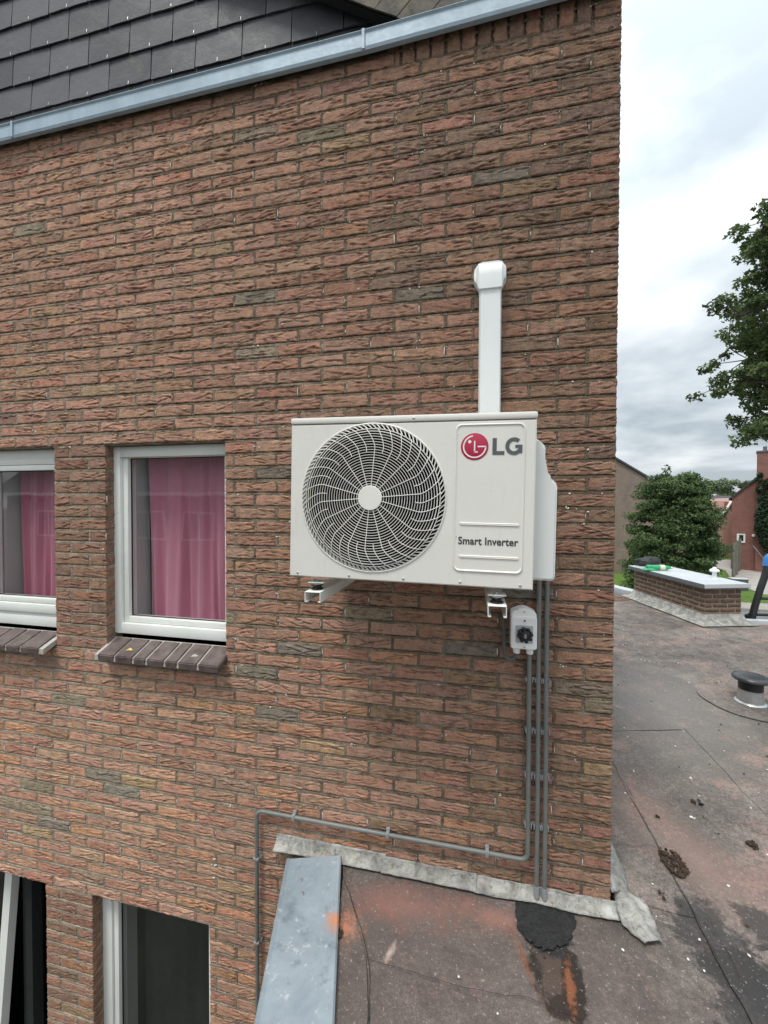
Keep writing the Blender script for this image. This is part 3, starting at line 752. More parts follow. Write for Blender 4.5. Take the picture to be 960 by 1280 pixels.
# ------------------------------------------------------------------ windows
def window(x0, x1, z0, z1, yf, glasses, label, fwid=.055, tilt=None):
    wn_ = bpy.data.objects.new('window', None); COL.objects.link(wn_); wn_.parent = house; wn_['label'] = label
    wn_.location = Vector((x0, yf, z0))-HL
    def sub(m, name, mat): return m.build(name, mat, parent=wn_)
    fr_ = HB()
    # outer frame as four mitred-looking bars with two steps
    def ringbars(a, b, c, d, wd, y0, y1, nm, mat, bev=.003):
        m = HB()
        m.box(a, a+wd, y0, y1, c, d, bev=bev); m.box(b-wd, b, y0, y1, c, d, bev=bev)
        m.box(a+wd-.001, b-wd+.001, y0+.0006, y1, c+.0005, c+wd, bev=bev); m.box(a+wd-.001, b-wd+.001, y0+.0006, y1, d-wd, d-.0005, bev=bev)
        return sub(m, nm, mat)
    ringbars(x0, x1, z0, z1, fwid, yf, yf+.075, 'frame', 'frame')
    for (ga, gb, gc, gd, ys) in glasses:
        if tilt: continue
        ringbars(ga-.034, gb+.034, gc-.034, gd+.034, .030, yf+ys, yf+ys+.055, 'sash', 'frame')
        m = HB(); w4 = .006
        m.box(ga-.006, ga, yf+ys+.020, yf+ys+.027, gc, gd); m.box(gb, gb+.006, yf+ys+.020, yf+ys+.027, gc, gd)
        m.box(ga-.006, gb+.006, yf+ys+.021, yf+ys+.028, gc-.006, gc); m.box(ga-.006, gb+.006, yf+ys+.021, yf+ys+.028, gd, gd+.006)
        sub(m, 'gasket', 'gasket')
        HB().box(ga-.004, gb+.004, yf+ys+.030, yf+ys+.034, gc-.004, gd+.004).build('pane', 'glass', parent=wn_)
    return wn_, sub
W2, sub2 = window(-1.868, -1.128, -.682, .298, 1.788, [(-1.778, -1.215, -.592, .236, .018)], 'white window with pink curtain right of the brick pier, upper row')
W1, sub1 = window(-3.30, -2.150, -.682, .298, 1.788, [(-2.690, -2.240, -.520, .180, .0), (-3.21, -2.80, -.52, .18, .0)], 'white window with pink curtain cut by the left edge, upper row')
m = HB(); m.box(-3.264, -2.186, 1.792, 1.86, -.646, -.585, bev=.004); sub1(m, 'frame_rail', 'frame')
m = HB(); m.box(-3.264, -2.186, 1.780, 1.85, -.606, -.556, bev=.005); sub1(m, 'frame_rail', 'frame')
m = HB(); m.box(-3.264, -2.186, 1.790, 1.86, .216, .262, bev=.004); sub1(m, 'frame_rail', 'frame')
m = HB(); m.box(-2.764, -2.726, 1.786, 1.85, -.55, .22, bev=.004); sub1(m, 'mullion', 'frame')
# sills of glazed bricks bedded in white mortar
def sill(parent, edges, x_l, x_r, zt_=-.700, zf=-.752, yb=1.792, yf=1.664):
    m = HB(); n = 1
    vs = [(x_l, yf+.006, zf-.003), (x_r, yf+.006, zf-.003), (x_r, yb, zt_-.003), (x_l, yb, zt_-.003), (x_l, yf+.006, zf-.03), (x_r, yf+.006, zf-.03), (x_r, yb, zt_-.03), (x_l, yb, zt_-.03)]
    m.add(vs, [(0, 1, 2, 3), (4, 7, 6, 5), (0, 4, 5, 1), (1, 5, 6, 2), (2, 6, 7, 3), (3, 7, 4, 0)]); m.build('sill_mortar', 'white_mortar', parent=parent)
    rg = random.Random(int(abs(x_l)*100))
    for a, b in zip(edges[:-1], edges[1:]):
        a += .0035; b -= .0035; dz = rg.uniform(-.0015, .0015); th = .036
        bm = bmesh.new()
        P = [(a, yf, zf), (b, yf, zf), (b, yb-.008, zt_), (a, yb-.008, zt_)]
        up = [bm.verts.new((p[0], p[1], p[2]+dz)) for p in P]; dn = [bm.verts.new((p[0], p[1]+.004, p[2]+dz-th)) for p in P]
        bm.faces.new(up)
        for i in range(4): bm.faces.new((up[i], dn[i], dn[(i+1) % 4], up[(i+1) % 4]))
        bm.faces.new(dn[::-1])
        bmesh.ops.bevel(bm, geom=bm.edges[:], offset=.004, segments=2, affect='EDGES')
        bm.verts.index_update(); mm = HB(); mm.add([v.co.copy() for v in bm.verts], [[v.index for v in f.verts] for f in bm.faces], True); bm.free()
        mm.build('sill_brick', 'sill', parent=parent)
def xs_at(pxs, y): return [onY(p, y+(p-120)*.05, 1.664).x for p in pxs]
sill(W2, xs_at([120.5, 142, 165, 181.5, 204.5, 221, 246, 273.5], 820), -1.855, -1.162)
sill(W1, [-3.25+.0, -3.10, -2.98, -2.86, -2.75, -2.64, -2.535, -2.43, -2.33, -2.205+.002], -3.25, -2.179)
# rooms behind the upper windows: plastered reveals and a dark back wall
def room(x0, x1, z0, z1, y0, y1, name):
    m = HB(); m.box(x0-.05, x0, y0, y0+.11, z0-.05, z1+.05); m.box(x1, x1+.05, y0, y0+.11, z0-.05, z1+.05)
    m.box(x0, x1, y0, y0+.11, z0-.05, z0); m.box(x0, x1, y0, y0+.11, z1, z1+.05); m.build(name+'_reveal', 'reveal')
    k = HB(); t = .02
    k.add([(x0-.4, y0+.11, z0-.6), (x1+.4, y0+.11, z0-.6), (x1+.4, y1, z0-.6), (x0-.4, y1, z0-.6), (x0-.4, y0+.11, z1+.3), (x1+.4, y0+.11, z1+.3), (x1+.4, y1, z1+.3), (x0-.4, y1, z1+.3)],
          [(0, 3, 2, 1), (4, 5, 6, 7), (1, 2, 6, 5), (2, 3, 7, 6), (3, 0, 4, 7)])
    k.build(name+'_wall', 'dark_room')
room(-1.80, -1.16, -.64, .27, 1.865, 3.2, 'room')
room(-3.26, -2.19, -.64, .27, 1.865, 3.2, 'room')
HB().box(-2.755, -2.715, 1.866, 1.972, -.64, .27).build('inner_post', 'reveal')
# curtains (they hang in the rooms: things of their own)
def curtain(x0, x1, z0, z1, yc, label, fold, seed):
    rg = random.Random(seed); m = MB(); nx, nz = 90, 24; vs = []
    ph = [rg.uniform(0, 6) for _ in range(4)]
    for j in range(nz+1):
        for i in range(nx+1):
            u = i/nx; t = j/nz; x = x0+(x1-x0)*u; sp = 1-.12*t*(.5-u)
            y = yc+.03+fold*(.45*math.sin(u*27+ph[0]+.9*t+.8*math.sin(u*5))+.22*math.sin(u*58+ph[1]-t)+.33*math.sin(u*11+ph[2]+1.2*t))*(.6+.5*(1-t))
            vs.append((x+.012*math.sin(u*22+t*2), y, z0+(z1-z0)*t))
    fs = [(j*(nx+1)+i, j*(nx+1)+i+1, (j+1)*(nx+1)+i+1, (j+1)*(nx+1)+i) for j in range(nz) for i in range(nx)]
    m.add(vs, fs, True); o = m.build('curtain', 'curtain')
    tag(o, label, 'curtain', 'pink curtains behind the upper windows'); return o
curtain(-1.786, -1.172, -.636, .266, 1.905, 'pink pleated curtain behind the glass of the window right of the brick pier', .040, 3)
curtain(-2.700, -2.204, -.636, .266, 1.905, 'dark pink pleated curtain behind the glass of the window at the left edge', .042, 8)
# lower windows
W3, sub3 = window(-1.985, -1.23, -3.55, -2.068, 1.800, [(-1.870, -1.315, -3.45, -2.05, .012)], 'white framed dark window of the lower row, right of the lower pier', fwid=.080)
W4, sub4 = window(-3.13, -2.245, -3.55, -2.068, 1.815, [], 'dark lower window at the left edge with its white sash standing ajar', tilt=True)
# tilted sash of the left lower window
th = math.atan2(.07, .80)
def sashpt(x, h, dy): return (x, 1.785+.068*h/.80*1.0+dy, -3.0+h)
m = HB()
for (xa, xb) in ((-2.725, -2.672),):
    vs = [sashpt(x, h, dy) for h in (-.5, .93) for dy in (0, .045) for x in (xa, xb)]
    m.add(vs, [(0, 2, 3, 1), (4, 5, 7, 6), (0, 1, 5, 4), (2, 6, 7, 3), (1, 3, 7, 5), (0, 4, 6, 2)])
sub4(m, 'sash', 'frame')
m = HB(); vs = [sashpt(x, h, .02) for h in (-.5, .9) for x in (-3.05, -2.725)]; m.add(vs, [(0, 1, 3, 2)]); sub4(m, 'pane', 'glass')
m = HB(); m.box(-2.60, -2.55, 1.87, 1.93, -3.5, -2.07); m.box(-2.66, -2.61, 1.90, 1.93, -3.5, -2.07); sub4(m, 'inner_frame', 'blind')
room(-1.93, -1.27, -3.5, -2.10, 1.885, 3.2, 'lower_room')
room(-3.10, -2.28, -3.5, -2.10, 1.90, 3.2, 'lower_room')
m = MB(); vs = []
for i in range(41):
    x = -1.84+.58*i/40
    vs += [(x, 1.96+.006*math.sin(i*.9), -3.5), (x, 1.96+.006*math.sin(i*.9), -2.11)]
m.add(vs, [(2*i, 2*i+2, 2*i+3, 2*i+1) for i in range(40)], True)
tag(m.build('blind', 'blind'), 'dark screen hanging behind the lower window right of the pier', 'blind')
# fallen leaves on the sill
def leaf_on(px, py, label, mat):
    P = onY(px, py, 1.69); m = MB(); rg = random.Random(int(px))
    pts = [(0, 0), (.010, .006), (.024, .004), (.034, .012), (.022, .014), (.012, .020), (.002, .012)]
    m.add([(P.x+a-.015, 1.70+b, -.738+.42*(b)+rg.uniform(.002, .005)) for a, b in pts]+[(P.x+a-.015, 1.70+b, -.7395+.42*b) for a, b in pts], [tuple(range(7)), tuple(range(13, 6, -1))]+[(i, i+7, (i+1) % 7+7, (i+1) % 7) for i in range(7)])
    tag(m.build('fallen_leaf', mat), label, 'leaf')
leaf_on(158, 804, 'small yellow leaf lying on the window sill', 'leaf_yellow')
leaf_on(240, 812, 'pinkish dry scrap lying near the right end of the window sill', 'white_mortar')

# ------------------------------------------------------------------ annexe with the flat roof
annexe = thing('annexe', 'low annexe with a stained grey felt flat roof at the foot of the wall', 'building', loc=(0, 0, G))
class AB(HB):
    def build(s, name, mat, parent=None): return HB.build(s, name, mat, parent, annexe)
eA = Vector((-.571, 1.716)); eD = Vector((.165, -.56)).normalized()
farL, farR = onZ(769, 741, ZR), onZ(786, 746, ZR)
f2, f3 = onZ(926.7, 779, ZR), onZ(960, 780.5, ZR)
dr = (Vector((f3.x, f3.y))-Vector((f2.x, f2.y))).normalized()
P_near = eA+eD*5.5
far_dir = (Vector((farR.x, farR.y))-Vector((farL.x, farL.y))).normalized()
FL = Vector((farL.x, farL.y))-far_dir*2.2
F2 = Vector((f2.x, f2.y)); F3 = F2+dr*4.6
roof_poly = [(P_near.x, P_near.y), (F3.x+.9, -3.6), (F3.x, F3.y), (F2.x, F2.y), (F2.x-.05, F2.y+.25), (farR.x+.35, farR.y+.1), (farR.x, farR.y), (FL.x, FL.y), (XC-.05, 8.9), (XC-.05, 1.74), (eA.x, eA.y+.03)]
AB().prism(roof_poly, ZR-.25, ZR-.004, 'XY').build('roof_deck', 'roof')
AB().prism([(x+.0*x, y) for x, y in [(P_near.x+.12, P_near.y+.05), (F3.x+.8, -3.5), (F3.x-.1, F3.y-.15), (F2.x-.1, F2.y-.15), (FL.x-.1, FL.y-.2), (XC-.04, 8.7), (XC-.04, 1.8), (eA.x+.14, eA.y+.02)]], G, ZR-.25, 'XY').build('annexe_wall', 'far_brown')
# felt sheets lapped over each other: real 4 mm steps at their edges
def wavy(poly, amp, seed, step=.05):
    out = []
    for i in range(len(poly)):
        a = Vector(poly[i]); b = Vector(poly[(i+1) % len(poly)]); L = (b-a).length; n = max(1, int(L/step)); nn = Vector((-(b-a).y, (b-a).x)).normalized()
        for k in range(n):
            p = a+(b-a)*(k/n); q = 0 if k == 0 else amp*noise.noise(Vector((p.x*5, p.y*5, seed)))+amp*.4*noise.noise(Vector((p.x*21, p.y*21, seed)))
            out.append((p.x+nn.x*q, p.y+nn.y*q))
    return out
def sheet_felt(poly, z, seed, th=.004):
    p = wavy(poly, .010, seed); m = AB(); n = len(p)
    m.prism(p, ZR+z-th, ZR+z, 'XY'); m.build('felt_sheet', 'roof')
sheet_felt([(XC+.01, 1.80), (.85, 1.78), (.848, 3.16), (XC+.01, 3.02)], .000, 1)
sheet_felt([(XC+.01, 3.03), (1.45, 3.27), (1.50, 5.6), (XC+.01, 5.4)], .003, 2)
sheet_felt([(.846, 1.0), (1.50, .9), (1.46, 3.26), (.845, 3.10)], .0035, 3)
sheet_felt([(1.49, .2), (2.7, .2), (2.72, 3.6), (1.48, 3.30)], -.0005, 4)
sheet_felt([(-.36, 1.36), (.05, 1.325), (.37, 1.33), (.60, .6), (-.1, .5), (-.30, 1.18)], .002, 5)
sheet_felt([(-.557, 1.70), (-.36, 1.355), (-.30, 1.17), (-.12, .45), (-.23, .45), (-.47, 1.33)], .004, 6)
sheet_felt([(2.74, .2), (5.5, .2), (5.6, 4.4), (2.70, 4.05)], .002, 7)
for (a, b) in [((.85, 2.58), (.85, 1.62)), ((.55, 2.06), (.84, 2.11)), ((1.6, 4.62), (2.7, 5.1))]:
    m = AB(); A_ = Vector(a); B_ = Vector(b); n = 24; nn = Vector((-(B_-A_).y, (B_-A_).x)).normalized(); L = []; R_ = []
    for k in range(n+1):
        p = A_+(B_-A_)*(k/n)+nn*.012*noise.noise(Vector((k*.4, a[0]*9, 2.))); wv = .0008+.0010*noise.noise(Vector((k*.9, 1., a[1])))
        L.append((p.x+nn.x*wv, p.y+nn.y*wv, ZR+.0078)); R_.append((p.x-nn.x*wv, p.y-nn.y*wv, ZR+.0078))
    m.add(L+R_, [(k, n+1+k, n+2+k, k+1) for k in range(n)]); m.build('felt_joint', 'crack')
def joint_px(path, wd, seed):
    P = [onZ(px, py, ZR) for px, py in path]; m = AB(); L = []; R_ = []; k = 0
    for a, b in zip(P[:-1], P[1:]):
        n = max(2, int((b-a).length/.012)); d = (b-a).normalized(); nn = Vector((-d.y, d.x))
        for i in range(n+(b == P[-1])):
            p = a+(b-a)*(i/n); q = .006*noise.noise(Vector((p.x*14, p.y*14, seed))); wv = wd*(.6+.9*abs(noise.noise(Vector((p.x*40, p.y*40, seed+3)))))
            L.append((p.x+nn.x*(wv+q), p.y+nn.y*(wv+q), ZR+.0088)); R_.append((p.x-nn.x*(wv-q), p.y-nn.y*(wv-q), ZR+.0088)); k += 1
    m.add(L+R_, [(i, k+i, k+i+1, i+1) for i in range(k-1)]); m.build('felt_joint', 'crack')
joint_px([(429, 1098), (440, 1130), (452, 1165), (461, 1205), (462, 1240), (459, 1285)], .0015, 1.)
joint_px([(462, 1203), (500, 1213), (560, 1232), (610, 1243), (660, 1250), (740, 1282)], .0011, 2.)
joint_px([(868, 1142), (905, 1185), (925, 1225)], .0010, 4.)
# round felt collar of the vent
vc = Vector((2.198, 3.853)); ring = [(vc.x+.34*math.cos(a)*(1+.02*math.sin(5*a)), vc.y+.34*math.sin(a)) for a in np.linspace(0, 2*math.pi, 48, endpoint=False)]
m = AB().prism(ring, ZR+.0005, ZR+.0065, 'XY'); m.build('felt_collar', 'roof')
# zinc capping along the left edge
m = AB(); nrm = Vector((eD.y*-1, eD.x)); nrm = Vector((-eD.y, eD.x))
if nrm.x > 0: nrm = -nrm
L_ = 7
prof = [(0.0, -.028), (.0, .030), (.006, .036), (.016, .033), (.225, .030), (.236, .034), (.242, .026), (.242, -.11), (.236, -.11), (.236, .02), (.01, .022), (.006, -.028)]
vs = []; n = len(prof); st0 = eA+Vector((0, -.005))
for s in (0., 1.35): vs += [(st0.x+eD.x*s+nrm.x*q, st0.y+eD.y*s+nrm.y*q, ZR+h) for q, h in prof]
m.add(vs, [(i, (i+1) % n, n+(i+1) % n, n+i) for i in range(n)]+[tuple(range(n)), tuple(range(2*n-1, n-1, -1))]); m.build('zinc_edge', 'cap')
m = AB(); vs = []
for s in (1.352, 5.4): vs += [(st0.x+eD.x*s+nrm.x*q, st0.y+eD.y*s+nrm.y*q, ZR+h+.002) for q, h in prof]
m.add(vs, [(i, (i+1) % n, n+(i+1) % n, n+i) for i in range(n)]+[tuple(range(n)), tuple(range(2*n-1, n-1, -1))]); m.build('zinc_edge', 'cap')
for (px, py) in [(376, 1100), (378, 1117)]:
    P = onZ(px, py, ZR+.033); AB().lathe([(.007, -.001), (.0065, .003), (.003, .0045)], (P.x, P.y, ZR+.033), 12).build('screw', 'steel')
# far edge strips
def strip(a, b, wq, h0, h1, name, mat, B=AB):
    a = Vector(a); b = Vector(b); d = (b-a).normalized(); nn = Vector((-d.y, d.x)); m = B()
    vs = [(p.x+nn.x*q, p.y+nn.y*q, z) for z in (h0, h1) for p, q in ((a, 0), (b, 0), (b, wq), (a, wq))]
    m.add(vs, [(0, 3, 2, 1), (4, 5, 6, 7), (0, 1, 5, 4), (1, 2, 6, 5), (2, 3, 7, 6), (3, 0, 4, 7)]); return m.build(name, mat)
strip((FL.x, FL.y), (farR.x+.35, farR.y-.35), .20, ZR-.1, ZR+.06, 'edge_strip', 'alu')
strip((F2.x-.25, F2.y-.03), (F3.x, F3.y), .10, ZR-.1, ZR+.045, 'edge_strip', 'alu')

# lead flashing at the wall foot
def lead_strip(x0, x1, seed, name='lead_flashing', zup=.085, out=.05, lift=0.):
    m = HB(); nx = int((x1-x0)/.008); prof = 9; vs = []
    for i in range(nx+1):
        x = x0+(x1-x0)*i/nx
        up = ZR+zup+.006*noise.noise(Vector((x*14, seed, 0)))
        ou = out+.008*noise.noise(Vector((x*6, seed, 5)))+.0025*noise.noise(Vector((x*30, seed, 9)))
        for k in range(prof):
            t = k/(prof-1)
            if t < .62: s = t/.62; y = D-.004-.004*s-.012*s*s; z = up+(ZR+.022-up)*s
            else: s = (t-.62)/.38; y = D-.020-ou*s; z = ZR+.022+(-.013)*s+.0
            a = .0035*noise.noise(Vector((x*22, t*5, seed)))+.002*noise.noise(Vector((x*60, t*11, seed)))
            vs.append((x, y-a-lift, z+a*.6+lift*.6))
    n = nx+1
    fs = [(i*prof+k, (i+1)*prof+k, (i+1)*prof+k+1, i*prof+k+1) for i in range(nx) for k in range(prof-1)]
    m.add(vs, fs, True); o = m.build(name, 'lead')
    md = o.modifiers.new('thick', 'SOLIDIFY'); md.thickness = .0025; md.offset = 0
    return o
lead_strip(-.895, -.37, 1., zup=.060, out=.024)
lead_strip(-.385, .02, 2., zup=.050, out=.024, lift=.003)
lead_strip(.005, XC+.022, 3., zup=.046, out=.026)
# loose corner pieces that curl out over the roof
def loose(pts_in, pts_out, seed, lift, name='lead_flashing'):
    m = HB(); n = 26; k_ = 12; vs = []
    def lerp(P, t):
        s = t*(len(P)-1); i = min(int(s), len(P)-2); q = s-i; return [P[i][c]*(1-q)+P[i+1][c]*q for c in range(3)]
    for i in range(n+1):
        a = lerp(pts_in, i/n); b = lerp(pts_out, i/n)
        for k in range(k_+1):
            t = k/k_; p = [a[c]*(1-t)+b[c]*t for c in range(3)]
            z = p[2]+lift*math.sin(math.pi*t)*.6+.008*noise.noise(Vector((i*.3, t*3, seed)))+.003*noise.noise(Vector((i*.9, t*9, seed)))
            vs.append((p[0]+.006*noise.noise(Vector((i*.5, t, seed+4))), p[1], max(z, ZR+.010)))
    m.add(vs, [(i*(k_+1)+k, (i+1)*(k_+1)+k, (i+1)*(k_+1)+k+1, i*(k_+1)+k+1) for i in range(n) for k in range(k_)], True)
    o = m.build(name, 'lead'); md = o.modifiers.new('thick', 'SOLIDIFY'); md.thickness = .0025; md.offset = 0; return o
def r3(px, py, dz): P = onZ(px, py, ZR+dz); return (P.x, P.y, ZR+dz)
loose([(XC+.006, 1.735, ZR+.075), (XC+.008, 1.90, ZR+.09), (XC+.008, 2.6, ZR+.10), (XC+.008, 4.3, ZR+.10)], [r3(786, 1115, .012), r3(779, 1085, .012), (XC+.085, 2.6, ZR+.012), (XC+.09, 4.3, ZR+.012)], 5., .01)
loose([r3(766, 1104, .055), r3(769, 1130, .034), r3(778, 1156, .014), r3(806, 1180, .011)], [r3(794, 1122, .034), r3(806, 1125, .026), r3(818, 1152, .020), r3(828, 1178, .012)], 8., .018)
AB().prism([(P.x, P.y) for P in [onZ(a, b, ZR) for a, b in [(q[0]+2.5*noise.noise(Vector((i_*.55, 3, 0))), q[1]+2.5*noise.noise(Vector((i_*.55, 9, 0)))) for i_, q in enumerate(wavy([(644, 1128), (660, 1126), (718, 1140), (719, 1160), (710, 1182), (690, 1188), (662, 1180), (646, 1160)], 6., 3, 3))]]], ZR+.002, ZR+.0050, 'XY').build('tar_patch', 'tar')

# ------------------------------------------------------------------ air-conditioning outdoor unit
YA = D-.40; AX0, AX1, AZ0, AZ1 = -.639, .179, -.260, .2955
ACX, ACZ = (AX0+AX1)/2, (AZ0+AZ1)/2
ac = thing('outdoor_unit', 'ivory air-conditioning outdoor unit with a round fan grille, mounted on the brick wall', 'air conditioner', loc=(ACX, YA, AZ0))
ac.rotation_euler = (0, math.radians(.9), 0)
class CB(MB):
    def build(s, name, mat, parent=None):
        o = MB.build(s, name, mat); bw = Vector(ac.location)+(Vector(parent.location) if parent is not None else Vector())
        o.data.transform(Matrix.Translation(-bw)); o.parent = parent or ac; return o
FCX, FCZ, FR = -.345, .020, .245
# front panel with a round opening
m = CB(); N = 128; outer = []; inner = []
x0, x1, z0, z1 = AX0, AX1, AZ0, AZ1-.024
for k in range(N):
    a = 2*math.pi*k/N; dx, dz = math.cos(a), math.sin(a)
    inner.append((FCX+FR*dx, FCZ+FR*dz))
    t = min(((x1-FCX)/dx if dx > 1e-6 else (x0-FCX)/dx if dx < -1e-6 else 9), ((z1-FCZ)/dz if dz > 1e-6 else (z0-FCZ)/dz if dz < -1e-6 else 9))
    outer.append([FCX+dx*t, FCZ+dz*t])
for cx_, cz_ in ((x0, z0), (x1, z0), (x1, z1), (x0, z1)):
    k = min(range(N), key=lambda i: (outer[i][0]-cx_)**2+(outer[i][1]-cz_)**2); outer[k] = [cx_, cz_]
bv = .004
def inset(p): return (min(max(p[0], x0+bv), x1-bv), min(max(p[1], z0+bv), z1-bv))
vs = [(p[0], YA+.010, p[1]) for p in inner]+[(FCX+(p[0]-FCX)*1.018, YA, FCZ+(p[1]-FCZ)*1.018) for p in inner]+[(inset(p)[0], YA, inset(p)[1]) for p in outer]+[(p[0], YA+bv, p[1]) for p in outer]+[(p[0], YA+.05, p[1]) for p in outer]
fs = [(j*N+k, (j+1)*N+k, (j+1)*N+(k+1) % N, j*N+(k+1) % N) for j in range(4) for k in range(N)]
m.add(vs, fs, True); m.build('front_panel', 'paint')
m = CB(); b_ = .0015
m.box(AX0+b_, AX0+.012, YA+.051, YA+.28, z0+.001, z1); m.box(AX1-.012, AX1-b_, YA+.051, YA+.28, z0+.001, z1); m.box(AX0+.012, AX1-.012, YA+.27, YA+.28, z0, z1); m.box(AX0+.012, AX1-.012, YA+.051, YA+.27, z0+.002, z0+.008)
m.build('casing', 'paint')
CB().box(AX0-.002, AX1+.002, YA-.003, YA+.283, z1+.0025, AZ1, bev=.0055).build('top_lid', 'paint')
CB().box(AX0+.004, AX1-.004, YA+.004, YA+.20, z1-.001, z1+.003).build('lid_gap', 'black')
# dark inside, shroud, fan
CB().lathe([(FR+.001, .012), (FR-.004, .10), (FR-.004, .12), (FR-.010, .12), (FR-.010, .10), (FR-.005, .012)], (FCX, YA, FCZ), 64, 'Y').build('shroud', 'black_cavity')
CB().box(AX0+.02, AX1-.26, YA+.20, YA+.21, z0+.02, z1-.01).build('coil', 'black_cavity')
m = CB(); m.lathe([(.03, 0), (.055, .01), (.055, .06), (.02, .06)], (FCX, YA+.075, FCZ), 24, 'Y')
for q in range(3):
    vs = []
    for i in range(9):
        rad = .05+(.215-.05)*i/8
        for k in range(7):
            a = q*2*math.pi/3+(-.55+1.1*k/6)*(.75+.25*i/8)+.35*i/8
            vs.append((FCX+rad*math.cos(a), YA+.085+.05*k/6, FCZ+rad*math.sin(a)))
    m.add(vs, [(i*7+k, i*7+k+1, (i+1)*7+k+1, (i+1)*7+k) for i in range(8) for k in range(6)], True)
m.build('fan', 'black_cavity')
# grille
gr = bpy.data.objects.new('fan_grille', None); COL.objects.link(gr); gr.parent = ac; gr.location = Vector((FCX, YA, FCZ))-Vector(ac.location)
def depth_at(rad):   # the guard bulges forward, its rim curls back to the panel
    t = rad/FR
    return -.016+(.018*max(0, (t-.80)/.20)**2)
ri = 0; radii = [.047+i*(.232-.047)/21 for i in range(22)]
for rad in radii:
    pts = [(FCX+rad*math.cos(a), YA+depth_at(rad), FCZ+rad*math.sin(a)) for a in np.linspace(0, 2*math.pi, 72, endpoint=False)]
    CB().tube(pts, .00105 if rad < .215 else .0017, 6, closed=True).build('grille_ring', 'paint_grille', gr)
ns = 18
def swirl(rad):
    t = max(0, (rad-.170)/(.234-.170)); return .17*t**1.25
for k in range(ns):
    a0 = 2*math.pi*k/ns+.09; pts = []
    for i in range(22):
        rad = .038+(.236-.038)*i/21; a = a0+swirl(rad)
        pts.append((FCX+rad*math.cos(a), YA+depth_at(rad)-.0018, FCZ+rad*math.sin(a)))
    CB().tube(pts, .00135, 6).build('grille_spoke', 'paint_grille', gr)
    a0 += math.pi/ns; pts = []
    for i in range(12):
        rad = .152+(.236-.152)*i/11; a = a0+swirl(rad)
        pts.append((FCX+rad*math.cos(a), YA+depth_at(rad)-.0018, FCZ+rad*math.sin(a)))
    CB().tube(pts, .00135, 6).build('grille_spoke', 'paint_grille', gr)
# twisted vanes round the rim
nv_ = 96; m = CB()
for k in range(nv_):
    a = 2*math.pi*k/nv_; b = a+.075
    P = []
    for rad, an, y in ((.234, a, -.008), (.2505, b, -.003)):
        for w_ in (-.0022, .0022):
            aa = an+w_/rad; P.append((FCX+rad*math.cos(aa), YA+y, FCZ+rad*math.sin(aa)))
    vs = P+[(p[0], p[1]+.009, p[2]) for p in P]
    m.add(vs, [(0, 1, 3, 2), (4, 6, 7, 5), (0, 4, 5, 1), (2, 3, 7, 6), (0, 2, 6, 4), (1, 5, 7, 3)])
m.build('rim_vanes', 'paint_grille', gr)
CB().lathe([(.2475, .001), (.248, -.0030), (.2500, -.0042), (.2530, -.0022), (.2535, .0012)], (FCX, YA, FCZ), 96, 'Y').build('rim', 'paint', gr)
gr.children[-1].data.materials[0] = M['paint']
# remove the flat disc caps of that rim (open ring)
bm = bmesh.new(); me = gr.children[-1].data
for ch in gr.children:
    if ch.name.startswith('rim') and not ch.name.startswith('rim_v'): me = ch.data
bm.from_mesh(me); bmesh.ops.delete(bm, geom=[f for f in bm.faces if len(f.verts) > 10], context='FACES'); bm.to_mesh(me); bm.free()
me = [o for o in ac.children if o.name.startswith('shroud')][0].data
bm = bmesh.new(); bm.from_mesh(me); bmesh.ops.delete(bm, geom=[f for f in bm.faces if len(f.verts) > 10], context='FACES'); bm.to_mesh(me); bm.free()
CB().lathe([(.0415, -.0165), (.0415, -.0198), (.0400, -.0212), (.001, -.0212)], (FCX, YA, FCZ), 40, 'Y').build('hub_cap', 'paint_grille', gr)
# raised service panel with rounded corners and two pressed ribs
def rrect(x0, x1, z0, z1, r, n=8):
    out = []
    for cx_, cz_, a0 in ((x1-r, z0+r, -90), (x1-r, z1-r, 0), (x0+r, z1-r, 90), (x0+r, z0+r, 180)):
        for i in range(n+1):
            a = math.radians(a0+90*i/n); out.append((cx_+r*math.cos(a), cz_+r*math.sin(a)))
    return out
def raised(poly_fn, steps, name, mat, parent=None):
    m = CB(); rings = [[(p[0], YA+y, p[1]) for p in poly_fn(d)] for d, y in steps]; n = len(rings[0])
    vs = [v for rg_ in rings for v in rg_]
    fs = [(j*n+k, j*n+(k+1) % n, (j+1)*n+(k+1) % n, (j+1)*n+k) for j in range(len(steps)-1) for k in range(n)]+[tuple((len(steps)-1)*n+k for k in range(n))]
    m.add(vs, fs, True); return m.build(name, mat, parent)
sp = raised(lambda d: rrect(-.070+d, .148-d, -.213+d, .262-d, .022-d*.8), [(0, .001), (.0015, -.003), (.004, -.0045), (.006, -.0035), (.0085, -.0012), (.02, -.0012)], 'service_panel', 'paint')
for zc in (-.058, -.163):
    raised(lambda d: rrect(-.050+d, .134-d, zc-.0045+d, zc+.0045-d, .0044-d, 5), [(0, -.0010), (.001, -.0035), (.0022, -.0045), (.0032, -.0040)], 'pressed_rib', 'paint', sp)
